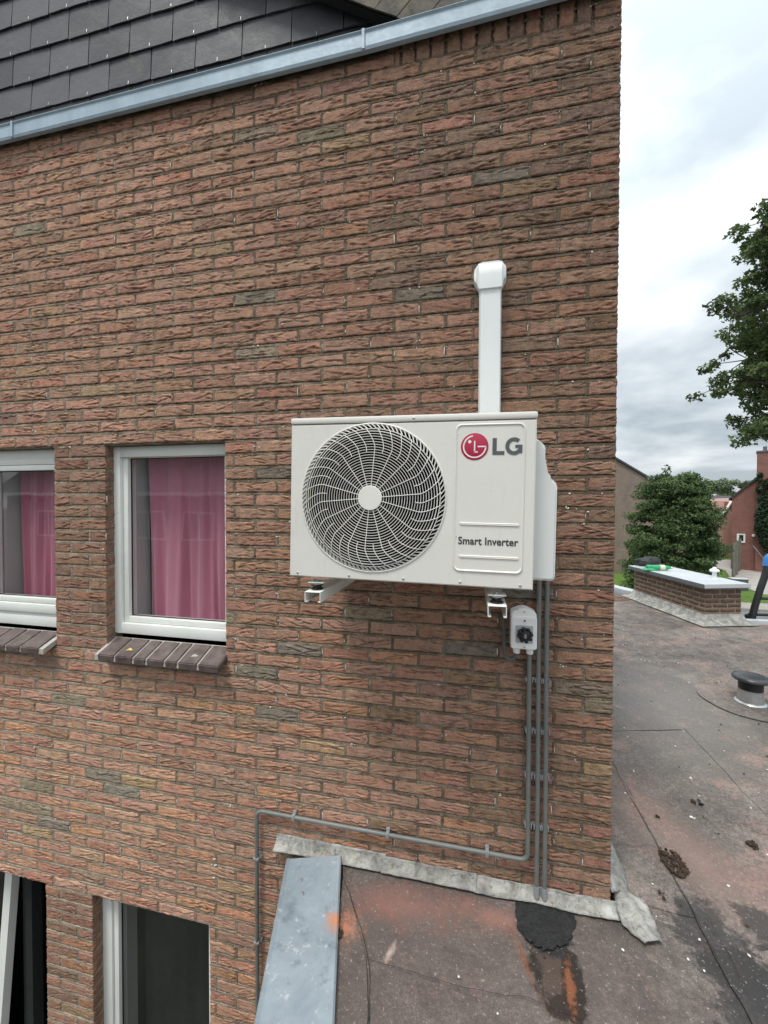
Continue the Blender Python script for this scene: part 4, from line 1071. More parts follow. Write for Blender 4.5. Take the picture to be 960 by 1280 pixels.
# emblem: red disc with a stylised face, and the two letters
LCX, LCZ, LR = -.008, .1885, .043
CB().lathe([(LR, -.0013), (LR, -.0022), (LR-.001, -.0026), (.001, -.0026)], (LCX, YA, LCZ), 56, 'Y').build('emblem_disc', 'logo_red', sp)
def stroke(m, pts, wd, y=-.0030, th=.0008):
    pts = [Vector(p) for p in pts]; L = []; R2 = []
    for i, p in enumerate(pts):
        a = pts[max(0, i-1)]; b = pts[min(len(pts)-1, i+1)]; d = (b-a).normalized(); n = Vector((-d.y, d.x))*wd/2
        L.append(p+n); R2.append(p-n)
    poly = L+R2[::-1]; n = len(pts)
    vs = [(p.x, YA+y, p.y) for p in L]+[(p.x, YA+y, p.y) for p in R2]+[(p.x, YA+y+th, p.y) for p in L]+[(p.x, YA+y+th, p.y) for p in R2]
    fs = []
    for i in range(n-1):
        fs += [(i, i+1, n+i+1, n+i), (2*n+i, 3*n+i, 3*n+i+1, 2*n+i+1), (i, 2*n+i, 2*n+i+1, i+1), (n+i, n+i+1, 3*n+i+1, 3*n+i)]
    fs += [(0, n, 3*n, 2*n), (n-1, 3*n-1, 4*n-1, 2*n-1)]
    m.add(vs, fs)
m = CB(); rg_ = LR*.80
stroke(m, [(LCX+rg_*math.cos(a), LCZ+rg_*math.sin(a)) for a in np.radians(np.linspace(100, 360, 44))], .0042)
stroke(m, [(LCX+rg_+.002, LCZ), (LCX+LR*.22, LCZ)], .0042)
stroke(m, [(LCX, LCZ+LR*.42), (LCX, LCZ-LR*.42), (LCX, LCZ-LR*.42)], .0040)
stroke(m, [(LCX-.002, LCZ-LR*.40), (LCX+LR*.24, LCZ-LR*.40)], .0040)
m.lathe([(.0052, -.0022), (.0052, -.0030), (.0005, -.0030)], (LCX-LR*.36, YA, LCZ+LR*.36), 20, 'Y')
m.build('emblem_face', 'logo_white', sp)
m = CB()
stroke(m, [(.0535, .2145), (.0535, .1625)], .0125, -.0026); m.box(.0475, .0835, YA-.00262, YA-.0018, .1625, .1735)
m.build('letter', 'logo_grey', sp)
m = CB(); gcx, gcz = .1125, .1885; ga, gb = .0205, .0215
stroke(m, [(gcx+ga*math.cos(a), gcz+gb*math.sin(a)) for a in np.radians(np.linspace(48, 335, 40))], .0118, -.0026)
m.box(gcx+.0035, gcx+.0245, YA-.00268, YA-.0018, gcz-.0055, gcz+.0045); m.box(gcx+.0128, gcx+.0245, YA-.00265, YA-.0018, gcz-.0215, gcz-.005)
m.build('letter', 'logo_grey', sp)
def text_mesh(s, x0, x1, zc, y, name, mat, parent, off=.0, sp_=1.):
    cu = bpy.data.curves.new('text', 'FONT'); cu.body = s; cu.extrude = .0; cu.offset = off; cu.space_character = sp_; cu.resolution_u = 3
    ob = bpy.data.objects.new('text', cu); COL.objects.link(ob); bpy.context.view_layer.update()
    me = bpy.data.meshes.new_from_object(ob.evaluated_get(bpy.context.evaluated_depsgraph_get())); bpy.data.objects.remove(ob)
    co = np.array([v.co[:] for v in me.vertices]); mn = co.min(0); mxx = co.max(0); k = (x1-x0)/(mxx[0]-mn[0]); zm = (mn[1]+mxx[1])/2
    vs = [(x0+(c[0]-mn[0])*k, y, zc+(c[1]-zm)*k*1.12) for c in co]
    m = CB(); m.add(vs, [tuple(p.vertices) for p in me.polygons]); bpy.data.meshes.remove(me)
    o = m.build(name, mat, parent); md = o.modifiers.new('thick', 'SOLIDIFY'); md.thickness = .0004; return o
text_mesh('Smart Inverter', -.053, .132, -.112, YA-.0020, 'lettering', 'text', sp, .022, 1.03)
# screws
for (x, z) in [(-.608, -.247), (-.419, -.247), (-.230, -.247), (-.044, -.247), (.141, -.247), (-.205, .284), (-.06, -.10), (.142, -.10)]:
    r0 = .0042 if z < -.2 or z > .2 else .0018
    CB().lathe([(r0, .001), (r0, -.0015-(.002 if z > .2 else 0)), (r0*.6, -.0028-(.002 if z > .2 else 0)), (r0*.2, -.003-(.002 if z > .2 else 0))], (x, YA-(.001 if z > .2 else 0), z), 12, 'Y').build('screw', 'steel')
# valve cover on the right side
poly = [(.178, .222), (.190, .222), (.203, .212), (.214, .200), (.217, .192), (.217, .118), (.220, .106), (.228, .098), (.243, .088), (.252, .078), (.256, .066), (.256, -.226), (.252, -.236), (.242, -.240), (.178, -.240)]
bm = bmesh.new(); fr_ = [bm.verts.new((a, YA+.07, b)) for a, b in poly]; bk = [bm.verts.new((a, YA+.25, b)) for a, b in poly]; n = len(poly)
bm.faces.new(fr_); bm.faces.new(bk[::-1])
for i in range(n): bm.faces.new((fr_[i], bk[i], bk[(i+1) % n], fr_[(i+1) % n]))
fe = [e_ for e_ in bm.edges if all(abs(v.co.y-YA-.07) < 1e-6 for v in e_.verts)]
bmesh.ops.bevel(bm, geom=fe, offset=.007, segments=3, affect='EDGES'); bm.verts.index_update()
m = CB(); m.add([v.co.copy() for v in bm.verts], [[v.index for v in f.verts] for f in bm.faces], True); bm.free(); m.build('valve_cover', 'cover')

# ------------------------------------------------------------------ brackets
def bracket(xc_, yend, label, zb=-.300):
    t = thing('wall_bracket', label, 'bracket', 'white steel brackets under the outdoor unit', loc=(xc_, D, zb))
    class B_(MB):
        def build(s, name, mat, parent=None):
            o = MB.build(s, name, mat); o.data.transform(Matrix.Translation(-Vector(t.location)-(Vector(parent.location) if parent is not None else Vector()))); o.parent = parent or t; return o
    w_, h_, k = .058, .036, .0025
    m = B_(); m.box(xc_-w_/2, xc_+w_/2, yend, D-.003, zb-k, zb, bev=.0008); m.box(xc_-w_/2, xc_-w_/2+k, yend, D-.003, zb-h_, zb-k); m.box(xc_+w_/2-k, xc_+w_/2, yend, D-.003, zb-h_, zb-k)
    m.box(xc_-w_/2+k, xc_-w_/2+.010, yend, D-.003, zb-h_, zb-h_+k); m.box(xc_+w_/2-.010, xc_+w_/2-k, yend, D-.003, zb-h_, zb-h_+k); m.build('arm', 'bracket')
    m = B_(); m.box(xc_-.024, xc_+.024, D-.008, D-.002, zb-.04, zb+.42, bev=.001); m.build('wall_plate', 'bracket')
    yd = yend+.045
    m = B_(); m.lathe([(.020, .001), (.024, .004), (.015, .009), (.015, .013), (.024, .018), (.021, .021)], (xc_, yd, zb), 8); m.build('rubber_damper', 'black')
    m = B_(); m.lathe([(.026, .0215), (.026, .0245), (.012, .0245), (.012, .030), (.006, .0305), (.006, .036)], (xc_, yd, zb), 6); m.build('washer', 'steel')
    m = B_(); m.box(xc_-.029, xc_+.029, yd-.018, yd+.03, zb+.0255, zb+.0285, bev=.0008); m.build('foot', 'bracket')
bracket(-.545, 1.318, 'white steel bracket arm under the left end of the outdoor unit', -.303)
bracket(.072, 1.322, 'white steel bracket arm under the right end of the outdoor unit', -.318)

# ------------------------------------------------------------------ white duct above the unit
du = thing('pipe_duct', 'tall white plastic duct rising from the outdoor unit to a wall cap', 'duct', loc=(.055, D, .2))
class DB(MB):
    def build(s, name, mat, parent=None):
        o = MB.build(s, name, mat); o.data.transform(Matrix.Translation(-Vector(du.location))); o.parent = du; return o
pr = [(.0125, D+.002), (.0125, D-.048), (.0185, D-.060), (.0935, D-.060), (.0985, D-.048), (.0985, D+.002)]
DB().prism([(a, b) for a, b in pr], .10, .872, 'XY').build('duct_body', 'duct')
m = DB(); bm = bmesh.new()
capf = [(-.010, .905), (-.010, .948), (.006, .972), (.022, .977), (.088, .977), (.104, .972), (.120, .948), (.120, .905), (.100, .868), (.100, .855), (.011, .855), (.011, .868)]
vb = [bm.verts.new((a, D+.002, b)) for a, b in capf]; vf = [bm.verts.new((.055+(a-.055)*.93, D-.040, .918+(b-.918)*.93)) for a, b in capf]; n = len(capf)
bm.faces.new(vf); 
for i in range(n): bm.faces.new((vb[i], vf[i], vf[(i+1) % n], vb[(i+1) % n]))
bmesh.ops.bevel(bm, geom=[e_ for e_ in bm.edges if all(abs(v.co.y-D+.040) < 1e-5 for v in e_.verts)], offset=.006, segments=3, affect='EDGES')
bm.verts.index_update(); m.add([v.co.copy() for v in bm.verts], [[v.index for v in f.verts] for f in bm.faces], True); bm.free(); m.build('wall_cap', 'duct')
# elbow hood: curved top of the duct going into the wall
hood = []
for (a, b) in [(D-.068, .852), (D-.069, .905), (D-.066, .930), (D-.057, .950), (D-.040, .963), (D-.015, .966), (D, .966), (D, .852)]: hood.append((a, b))
m = DB(); n = len(hood); vs = [(.0115, a, b) for a, b in hood]+[(.0995, a, b) for a, b in hood]
m.add(vs, [tuple(range(n))[::-1], tuple(range(n, 2*n))]+[(i, (i+1) % n, n+(i+1) % n, n+i) for i in range(n)], True); m.build('elbow_hood', 'duct')

# ------------------------------------------------------------------ isolator switch
sw = thing('isolator_switch', 'light grey isolator switch box with a black rotary knob on the brick wall', 'switch', loc=(.191, D, -.57))
class SB(MB):
    def build(s, name, mat, parent=None):
        o = MB.build(s, name, mat); o.data.transform(Matrix.Translation(-Vector(sw.location)-(Vector(parent.location) if parent is not None else Vector()))); o.parent = parent or sw; return o
def bevprism(B, poly, y0, y1, bv, name, mat, seg=2):
    bm = bmesh.new(); n = len(poly); a = [bm.verts.new((p[0], y0, p[1])) for p in poly]; b = [bm.verts.new((p[0], y1, p[1])) for p in poly]
    bm.faces.new(a); bm.faces.new(b[::-1])
    for i in range(n): bm.faces.new((a[i], b[i], b[(i+1) % n], a[(i+1) % n]))
    bmesh.ops.bevel(bm, geom=bm.edges[:], offset=bv, segments=seg, affect='EDGES'); bm.verts.index_update()
    m = B(); m.add([v.co.copy() for v in bm.verts], [[v.index for v in f.verts] for f in bm.faces], True); bm.free(); return m.build(name, mat)
ys = D-.08
bevprism(SB, [(.143, -.566), (.239, -.566), (.239, -.424), (.203, -.406), (.179, -.406), (.143, -.424)], ys+.012, D-.002, .004, 'back_box', 'switch')
bevprism(SB, [(.143, -.562), (.239, -.562), (.239, -.436), (.143, -.436)], ys, ys+.022, .004, 'front_cover', 'switch')
bevprism(SB, [(.160, -.537), (.224, -.537), (.224, -.468), (.160, -.468)], ys-.004, ys+.001, .0015, 'face_plate', 'switch_plate')
m = SB(); m.lathe([(.026, -.004), (.026, -.010), (.020, -.011), (.018, -.014), (.012, -.015)], (.193, ys, -.502), 28, 'Y')
for q in range(8):
    a = q*math.pi/4+.2; m.lathe([(.0065, -.004), (.0065, -.022), (.004, -.024)], (.193+.0235*math.cos(a), ys, -.502+.0235*math.sin(a)), 10, 'Y')
m.lathe([(.019, -.012), (.019, -.023), (.015, -.0255), (.002, -.0255)], (.193, ys, -.502), 24, 'Y'); m.build('knob', 'black')
SB().box(.189, .197, ys-.0275, ys-.025, -.510, -.494).build('knob_mark', 'clip')
for (x, z) in ((.193, -.450), (.193, -.553), (.193, -.418)): SB().lathe([(.0035, 0), (.0035, -.002), (.001, -.0025)], (x, ys+(.012 if z > -.43 else 0), z), 12, 'Y').build('screw', 'black' if z > -.455 and z < -.43 else 'steel')
for x in (.168, .218): SB().lathe([(.012, -.592+.0), (.0135, -.590), (.0135, -.572), (.015, -.571), (.015, -.566)], (x, D-.036, 0), 14).build('cable_gland', 'switch')

# ------------------------------------------------------------------ pipes and clamps
def arc(cx_, cz_, r, a0, a1, y, n=9): return [(cx_+r*math.cos(math.radians(a0+(a1-a0)*i/n)), y, cz_+r*math.sin(math.radians(a0+(a1-a0)*i/n))) for i in range(n+1)]
yp = D-.026; rp = .0092
c1 = thing('cable_conduit', 'grey conduit dropping from the isolator switch, bending left and down past the zinc roof edge', 'pipe', loc=(.218, D, -.6))
class P1(MB):
    def build(s, name, mat, parent=None):
        o = MB.build(s, name, mat); o.data.transform(Matrix.Translation(-Vector(c1.location))); o.parent = c1; return o
zc = -1.436; xl = -.986; R_b = .030
pts = [(.218, yp, -.585), (.2185, yp, -1.0), (.219, yp, zc+R_b)]+arc(.219-R_b, zc+R_b, R_b, 0, -90, yp)[1:]+[(-.4, yp, zc+.001), (xl+R_b, yp, zc+.004)]+arc(xl+R_b, zc+.004-R_b, R_b, 90, 180, yp)[1:]+[(xl+.001, yp, -2.3), (xl, yp, -3.6)]
P1().tube(pts, rp, 12).build('pipe', 'conduit')
for (x, z, v) in [(-.80, zc+.003, 0), (-.36, zc+.001, 0), (.06, zc, 0), (xl, -1.66, 1), (xl, -2.06, 1), (xl, -2.6, 1)]:
    m = P1()
    if v: m.box(x-.013, x+.013, yp-.0105, D+.0, z-.006, z+.006, bev=.002); m.box(x-.004, x+.020, D-.018, D-.004, z-.008, z+.008, bev=.002)
    else: m.box(x-.007, x+.007, yp-.0105, D+.0, z-.013, z+.013, bev=.002); m.box(x-.008, x+.008, D-.018, D-.004, z-.004, z+.020, bev=.002)
    m.build('saddle_clip', 'clip')
def straight(x, top, bot, label, mat, r):
    t = thing('service_pipe', label, 'pipe', 'straight pipes down to the roof', loc=(x, yp, bot))
    m = MB(); m.tube([(0, 0, 0), (.001, 0, (top-bot)*.3), (-.001, .0, (top-bot)*.7), (0, 0, top-bot)], r, 12); m.build('pipe', mat, t)
    m = MB(); m.tube([(0, -.002, -.03), (0, 0, .012)], r*1.25, 12); m.build('end_seal', 'clip', t)
straight(.2535, -.20, -1.545, 'middle of three parallel grey pipes, running from behind the unit to the lead flashing', 'conduit', rp)
straight(.2830, -.20, -1.548, 'rightmost of three parallel grey pipes, running from behind the unit to the lead flashing', 'conduit', rp)
names = ['uppermost of the four clamp rails holding the three grey pipes, just below the isolator switch', 'second clamp rail from the top across the three grey pipes', 'third clamp rail from the top across the three grey pipes', 'lowest of the four clamp rails across the three grey pipes, above the pipe bend']
for i, z in enumerate((-.700, -.905, -1.088, -1.292)):
    t = thing('pipe_clamp', names[i], 'clamp', 'clamp rails across the grey pipes', loc=(.252, D, z))
    m = MB(); m.box(-.048, .046, -.014, -.004, -.0055, .0055, bev=.0012); m.build('rail', 'steel', t)
    for x in (.219-.252, .0015, .0310):
        m = MB(); m.box(x-.0135, x-.0095, -.034, -.010, -.009, .009, bev=.001); m.box(x+.0095, x+.0135, -.034, -.010, -.009, .009, bev=.001); m.build('clip', 'clip', t)
# flexible cable: out of the unit, loops under the isolator
m = MB(); q = [(.098, D-.02, -.30), (.112, D-.022, -.38), (.119, D-.025, -.50), (.120, D-.028, -.575), (.124, D-.03, -.605), (.137, D-.033, -.624), (.152, D-.035, -.622), (.163, D-.036, -.608), (.168, D-.036, -.588)]
def smooth(P, n=6):
    P = [Vector(p) for p in P]; P = [P[0]]+P+[P[-1]]; out = []
    for i in range(1, len(P)-2):
        for k in range(n):
            t = k/n; a, b, c, d = P[i-1], P[i], P[i+1], P[i+2]
            out.append(.5*((2*b)+(c-a)*t+(2*a-5*b+4*c-d)*t*t+(3*b-a-3*c+d)*t**3))
    return out+[P[-1]]
m.tube(smooth(q), .0068, 10)
tag(m.build('flexible_cable', 'conduit2'), 'thin dark grey cable looping under the isolator switch', 'cable')

# ------------------------------------------------------------------ things on the flat roof
rv_ = thing('roof_vent', 'round metal roof vent with a black hood standing on the felt', 'roof vent', loc=(vc.x, vc.y, ZR))
MB().lathe([(.105, .006), (.100, .012), (.088, .016), (.082, .11)], n=36).build('metal_collar', 'steel', rv_)
MB().lathe([(.077, .10), (.077, .195), (.06, .195)], n=36).build('neck', 'black', rv_)
for k in range(4): MB().lathe([(.0795, 0), (.081, .004), (.0795, .008)], (0, 0, .115+.018*k), 36).build('neck_rib', 'black', rv_)
M['hood'] = simple('dark_hood', (.035, .038, .042), .3)
hd = MB().lathe([(.07, .185), (.118, .187), (.123, .194), (.122, .204), (.112, .216), (.085, .222), (.02, .224)], n=40).build('hood', 'hood', rv_)
rg = random.Random(21)
def clump(px, py, spread, n, size, label, mat='moss', name='moss_clump', cat='moss'):
    m = MB(); c = onZ(px, py, ZR)
    for _ in range(n):
        a = rg.uniform(0, 6.28); q = spread*math.sqrt(rg.random()); lump(m, (c.x+q*math.cos(a)*.8, c.y+q*math.sin(a)*1.3, ZR+.006+rg.uniform(0, size*1.2)), size*rg.uniform(.4, 1.1), rg, .7)
    tag(m.build(name, mat), label, cat)
clump(842, 1080, .060, 120, .0085, 'large clump of brown moss on the felt roof')
clump(866, 1004, .013, 10, .008, 'small brown crumb beside the dark pebble on the felt roof')
clump(875, 1006, .014, 9, .010, 'dark pebble on the felt roof above the large moss clump', 'black', 'pebble', 'pebble')
clump(940, 1059, .020, 14, .010, 'brown moss crumb at the right edge of the felt roof')
clump(828, 1121, .014, 10, .008, 'small brown crumb below the large moss clump')
clump(822, 1023, .007, 5, .007, 'tiny dark crumb between the wall corner and the white dropping', 'moss', 'crumb', 'crumb')
clump(425, 1171, .012, 8, .010, 'dark moss crumb beside the zinc roof edge')
clump(866, 1024, .010, 5, .007, 'white pebble on the felt roof near the dark pebble', 'dropping', 'pebble', 'pebble')
clump(864, 975, .008, 4, .006, 'white pebble farther up the felt roof', 'dropping', 'pebble', 'pebble')
# scattered grit
m = MB()
for _ in range(420):
    x = rg.uniform(-.5, 3.2); y = rg.uniform(1.0, 6.5)
    if x < XC+.06 and y > 1.62: continue
    lump(m, (x, y, ZR+.005), rg.uniform(.0015, .006), rg, .5)
tag(m.build('roof_grit', 'dropping'), 'pale grit scattered over the felt roof', 'grit', kind='stuff')
m = MB()
for _ in range(300):
    x = rg.uniform(-.5, 3.4); y = rg.uniform(1.0, 7.5)
    if x < XC+.06 and y > 1.62: continue
    lump(m, (x, y, ZR+.005), rg.uniform(.002, .008), rg, .5)
tag(m.build('moss_crumbs', 'moss'), 'dark moss crumbs scattered over the felt roof', 'moss', kind='stuff')
# reddish litter by the far edge behind the corner
m = MB(); 
for _ in range(160):
    P = onZ(rg.uniform(764, 786), rg.uniform(745, 751), ZR); lump(m, (P.x, P.y, ZR+.004), rg.uniform(.006, .02), rg, .25)
tag(m.build('leaf_litter', 'litter'), 'brownish leaf litter along the far roof edge beside the wall corner', 'litter', kind='stuff')

# ------------------------------------------------------------------ brick box with metal coping on the roof
bx = thing('roof_upstand', 'long low brick upstand with an aluminium coping at the far edge of the flat roof', 'upstand')
cA = Vector((3.006, 6.22)); lo = Vector((-.215, .977)); sh = Vector((.957, .29)).normalized(); LL, SS = 1.64, .60
def bxp(s, t, z): p = cA+lo*s+sh*t; return (p.x, p.y, z)
bx.location = bxp(0, 0, ZR)
class XB(MB):
    def build(s, name, mat, parent=None):
        o = MB.build(s, name, mat); o.data.transform(Matrix.Translation(-Vector(bx.location))); o.parent = bx; return o
def obox(m, s0, s1, t0, t1, z0, z1):
    vs = [bxp(s, t, z) for z in (z0, z1) for s, t in ((s0, t0), (s1, t0), (s1, t1), (s0, t1))]
    return m.add(vs, [(0, 3, 2, 1), (4, 5, 6, 7), (0, 1, 5, 4), (1, 2, 6, 5), (2, 3, 7, 6), (3, 0, 4, 7)])
ins = .035; ztop = -1.105
obox(XB(), ins+.006, LL-ins-.006, ins+.006, SS-ins-.006, ZR, ztop).build('mortar', 'box_mortar')
bxm = {}
def face_bricks(o_s, o_t, ds, dt, L, ncol):
    rgx = random.Random(ncol); z = ZR+.03; r = 0
    while z+.05 < ztop+.005:
        x = -.11 if r % 2 else 0.
        while x < L-.02:
            a, b = max(0, x)+.008, min(L, x+.22)-.008
            if b-a > .03:
                k = (round((b-a)/.01), rgx.randrange(3))
                if k not in bxm:
                    V, F = brick_arrays(round((b-a)/.01)*.01, .045, rgx.randrange(999), 5, 2, .02)
                    bxm[k] = mk_mesh('brick', V, F, [*[c*.60 for c in PAL[rgx.choice((2, 4, 9, 2))]], rgx.random()*5], 10, 'box_brick')
                c = (a+b)/2; p = bxp(o_s+ds*c, o_t+dt*c, z+.03)
                o = bpy.data.objects.new('brick', bxm[k]); COL.objects.link(o); o.parent = bx; o.location = Vector(p)-Vector(bx.location)
                dv = (lo*ds+sh*dt); o.rotation_euler = (0, 0, math.atan2(dv.y, dv.x) if dt else math.atan2(dv.y, dv.x)+math.pi)
            x += .22
        z += .0625; r += 1
face_bricks(ins, ins, 1, 0, LL-2*ins, 1)      # long face towards the house corner
face_bricks(ins, ins, 0, 1, SS-2*ins, 2)      # short face towards us
m = XB(); obox(m, -.03, LL+.03, -.03, SS+.03, ztop, ztop+.050); m.build('coping_edge', 'grey_metal')
m = XB(); obox(m, -.026, LL+.026, -.026, SS+.026, ztop+.050, ztop+.054); m.build('coping_top', 'alu')
m = XB(); obox(m, -.034, -.031, -.03, SS+.03, ztop+.004, ztop+.0535); m.build('coping_end', 'alu')
# lead skirt round the foot
m = XB(); N = 40; ring1 = []; ring2 = []; ring0 = []
cor = [(ins-.004, ins-.004), (LL-ins+.004, ins-.004), (LL-ins+.004, SS-ins+.004), (ins-.004, SS-ins+.004)]
cor2 = [(-.10, -.10), (LL+.10, -.10), (LL+.10, SS+.10), (-.10, SS+.10)]
for i in range(4):
    for k in range(12):
        t = k/12; a = [cor[i][c]*(1-t)+cor[(i+1) % 4][c]*t for c in (0, 1)]; b = [cor2[i][c]*(1-t)+cor2[(i+1) % 4][c]*t for c in (0, 1)]
        w_ = .018*noise.noise(Vector((i*3+t*4, 1, 1)))
        ring0.append(bxp(a[0], a[1], ZR+.135+w_*.3)); ring1.append(bxp(a[0]*.72+b[0]*.28, a[1]*.72+b[1]*.28, ZR+.06+w_*.3)); ring2.append(bxp(b[0]+w_, b[1]+w_, ZR+.011))
n = len(ring0); m.add(ring0+ring1+ring2, [(j*n+i, (j+1)*n+i, (j+1)*n+(i+1) % n, j*n+(i+1) % n) for j in range(2) for i in range(n)], True)
o = m.build('lead_skirt', 'lead')
zc_ = ztop+.054
def on_cop(px, py): P = onZ(px, py, zc_); return P
P = on_cop(893, 722)
t = thing('vent_cap', 'small white mushroom-shaped vent cap standing on the coping', 'vent cap', loc=(P.x, P.y, zc_))
MB().lathe([(.032, 0), (.030, .01), (.026, .09), (.030, .095)], n=18).build('stem', 'duct', t)
MB().lathe([(.030, .085), (.060, .088), (.062, .105), (.045, .125), (.028, .132), (.022, .150), (.008, .156)], n=20).build('cap', 'duct', t)
P = on_cop(816, 709); m = MB(); rg = random.Random(2)
bm = bmesh.new(); bmesh.ops.create_icosphere(bm, subdivisions=3, radius=1)
for v in bm.verts:
    c = v.co; d = 1+.25*noise.noise(c*1.7)+.12*noise.noise(c*4); v.co = Vector((c.x*.20*d, c.y*.13*d, max(-.02, c.z*.095*d+.05)))
bm.verts.index_update(); m.add([v.co.copy() for v in bm.verts], [[v.index for v in f.verts] for f in bm.faces], True); bm.free()
o = tag(m.build('black_bag', 'bag'), 'crumpled black bag lying on the coping beside the green bottle', 'bag'); o.location = (P.x, P.y+.15, zc_+.02)
P = on_cop(824, 713)
t = thing('green_bottle', 'green plastic bottle lying on its side on the coping', 'bottle', loc=(P.x, P.y, zc_+.045)); t.rotation_euler = (0, 0, .10)
def ylathe(prof, mat, name, par):
    m = MB(); n = 16; vs = [(h, r*math.cos(2*math.pi*k/n), r*math.sin(2*math.pi*k/n)) for r, h in prof for k in range(n)]
    m.add(vs, [(i*n+k, (i+1)*n+k, (i+1)*n+(k+1) % n, i*n+(k+1) % n) for i in range(len(prof)-1) for k in range(n)]+[tuple(range(n)), tuple((len(prof)-1)*n+k for k in range(n))], True); m.build(name, mat, par)
ylathe([(.02, -.20), (.042, -.19), (.044, -.15), (.040, -.10), (.044, -.06), (.044, .06), (.040, .10), (.022, .155), (.016, .17)], 'bottle', 'body', t)
ylathe([(.0455, .0), (.0455, .075)], 'paper', 'sleeve', t); ylathe([(.017, .170), (.018, .175), (.018, .195), (.014, .198)], 'paper', 'cap', t)
m = MB(); bm = bmesh.new(); bmesh.ops.create_icosphere(bm, subdivisions=2, radius=1)
for v in bm.verts: c = v.co; d = 1+.3*noise.noise(c*2.2+Vector((5, 0, 0))); v.co = Vector((c.x*.12*d, c.y*.06*d, max(0, c.z*.035*d+.01)))
bm.verts.index_update(); m.add([v.co.copy() for v in bm.verts], [[v.index for v in f.verts] for f in bm.faces], True); bm.free()
P = on_cop(812, 713); o = tag(m.build('green_wrapper', 'bottle'), 'crumpled green wrapper at the bottle base on the coping', 'wrapper'); o.location = (P.x, P.y, zc_)

# ------------------------------------------------------------------ ladder reaching up past the roof edge
ld = thing('ladder', 'black ladder with a blue hooked top standing at the far right roof edge', 'ladder')
def pt(px, py, y): v = onY(px, py, y); return v
L1 = [pt(937, 783, 6.7), pt(943, 760, 6.72), pt(950, 737, 6.74), pt(956, 720, 6.76), pt(958.5, 708, 6.78), pt(960, 699, 6.8)]
off = Vector((.42, .06, 0))
foot = [Vector((L1[0].x-.30, 6.75, G)), Vector((L1[0].x-.03, 6.72, ZR-.15))]
for dlt in (Vector((0, 0, 0)), off):
    m = MB(); m.tube(smooth([p+dlt for p in foot+L1], 4), .042, 10); m.build('stile', 'black', ld)
    m = MB(); q = smooth([L1[-2]+dlt, L1[-1]+dlt+Vector((0, 0, .01)), L1[-1]+dlt+Vector((.05, 0, .045)), L1[-1]+dlt+Vector((.10, 0, .02))], 4); m.tube(q, .050, 10); m.build('blue_cap', 'blue', ld)
for zz in np.arange(-1.53, G, -.28):
    t_ = (zz-G)/(ZR-.15-G); a = foot[0].lerp(foot[1], min(1, t_)); m = MB(); m.tube([a+Vector((-.03, 0, 0)), a+off+Vector((.03, 0, 0))], .018, 8); o = m.build('rung', 'black', ld)
    dz = zz-a.z; o.location.z = 0
for (px, py) in ((946, 748), (939, 768)):
    a = pt(px-3, py, 6.72); m = MB(); m.tube([a, a+off+Vector((.06, 0, 0))], .020, 8); m.build('rung', 'black', ld)

# ------------------------------------------------------------------ foliage
def leaves(name, mat, centres, radii, n, size, seed, parent=None, flat=.5, star=False, droop=0.):
    g = np.random.default_rng(seed); C = np.array(centres, float); Rr = np.array(radii, float); vol = Rr[:, 0]*Rr[:, 1]*Rr[:, 2]; pr = vol**.75; pr /= pr.sum()
    idx = g.choice(len(C), n, p=pr); d = g.normal(size=(n, 3)); d /= np.linalg.norm(d, axis=1)[:, None]
    rad = g.random(n)**.38; P = C[idx]+d*Rr[idx]*rad[:, None]
    nrm = d*.6+g.normal(size=(n, 3))*.6+np.array([0, 0, flat]); nrm /= np.linalg.norm(nrm, axis=1)[:, None]
    a = np.cross(nrm, g.normal(size=(n, 3))); a /= np.linalg.norm(a, axis=1)[:, None]; b = np.cross(nrm, a)
    s = size*g.uniform(.6, 1.4, n)[:, None]
    if star:
        K = 7; ang = g.uniform(0, 6.28, n); V = []
        for k in range(K):
            t = ang+2*math.pi*k/K; rr_ = (1. if k % 2 == 0 else .35)*g.uniform(.7, 1.2, n)
            V.append(P+(a*np.cos(t)[:, None]+b*np.sin(t)[:, None])*s*rr_[:, None]+nrm*s*.2*g.normal(size=(n, 1)))
        V = np.stack(V, 1).reshape(-1, 3)
    else:
        K = 4; V = np.stack([P-a*s, P-b*s*.5, P+a*s+np.array([0, 0, droop])*s, P+b*s*.5], 1).reshape(-1, 3)
    me = bpy.data.meshes.new(name); me.vertices.add(len(V)); me.vertices.foreach_set('co', V.astype(np.float32).ravel())
    me.loops.add(n*K); me.loops.foreach_set('vertex_index', np.arange(n*K)); me.polygons.add(n)
    me.polygons.foreach_set('loop_start', np.arange(n)*K); me.polygons.foreach_set('loop_total', np.full(n, K)); me.update(calc_edges=True)
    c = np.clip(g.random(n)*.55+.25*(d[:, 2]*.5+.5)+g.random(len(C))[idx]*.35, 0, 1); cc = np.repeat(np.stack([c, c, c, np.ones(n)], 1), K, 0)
    ca = me.color_attributes.new('Col', 'FLOAT_COLOR', 'POINT'); ca.data.foreach_set('color', cc.astype(np.float32).ravel()); me.materials.append(M[mat])
    return link(name, me, parent)
def limb(m, a, b, r0, r1, rg, n=6, bend=.1):
    a, b = Vector(a), Vector(b); L = (b-a).length; pts = []; rs = []
    o1 = Vector((rg.uniform(-1, 1), rg.uniform(-1, 1), rg.uniform(-.5, .5)))*L*bend
    for i in range(n+1): t = i/n; pts.append(a+(b-a)*t+o1*math.sin(math.pi*t)); rs.append(r0+(r1-r0)*t)
    m.tube(pts, 0, 7, rs=rs)
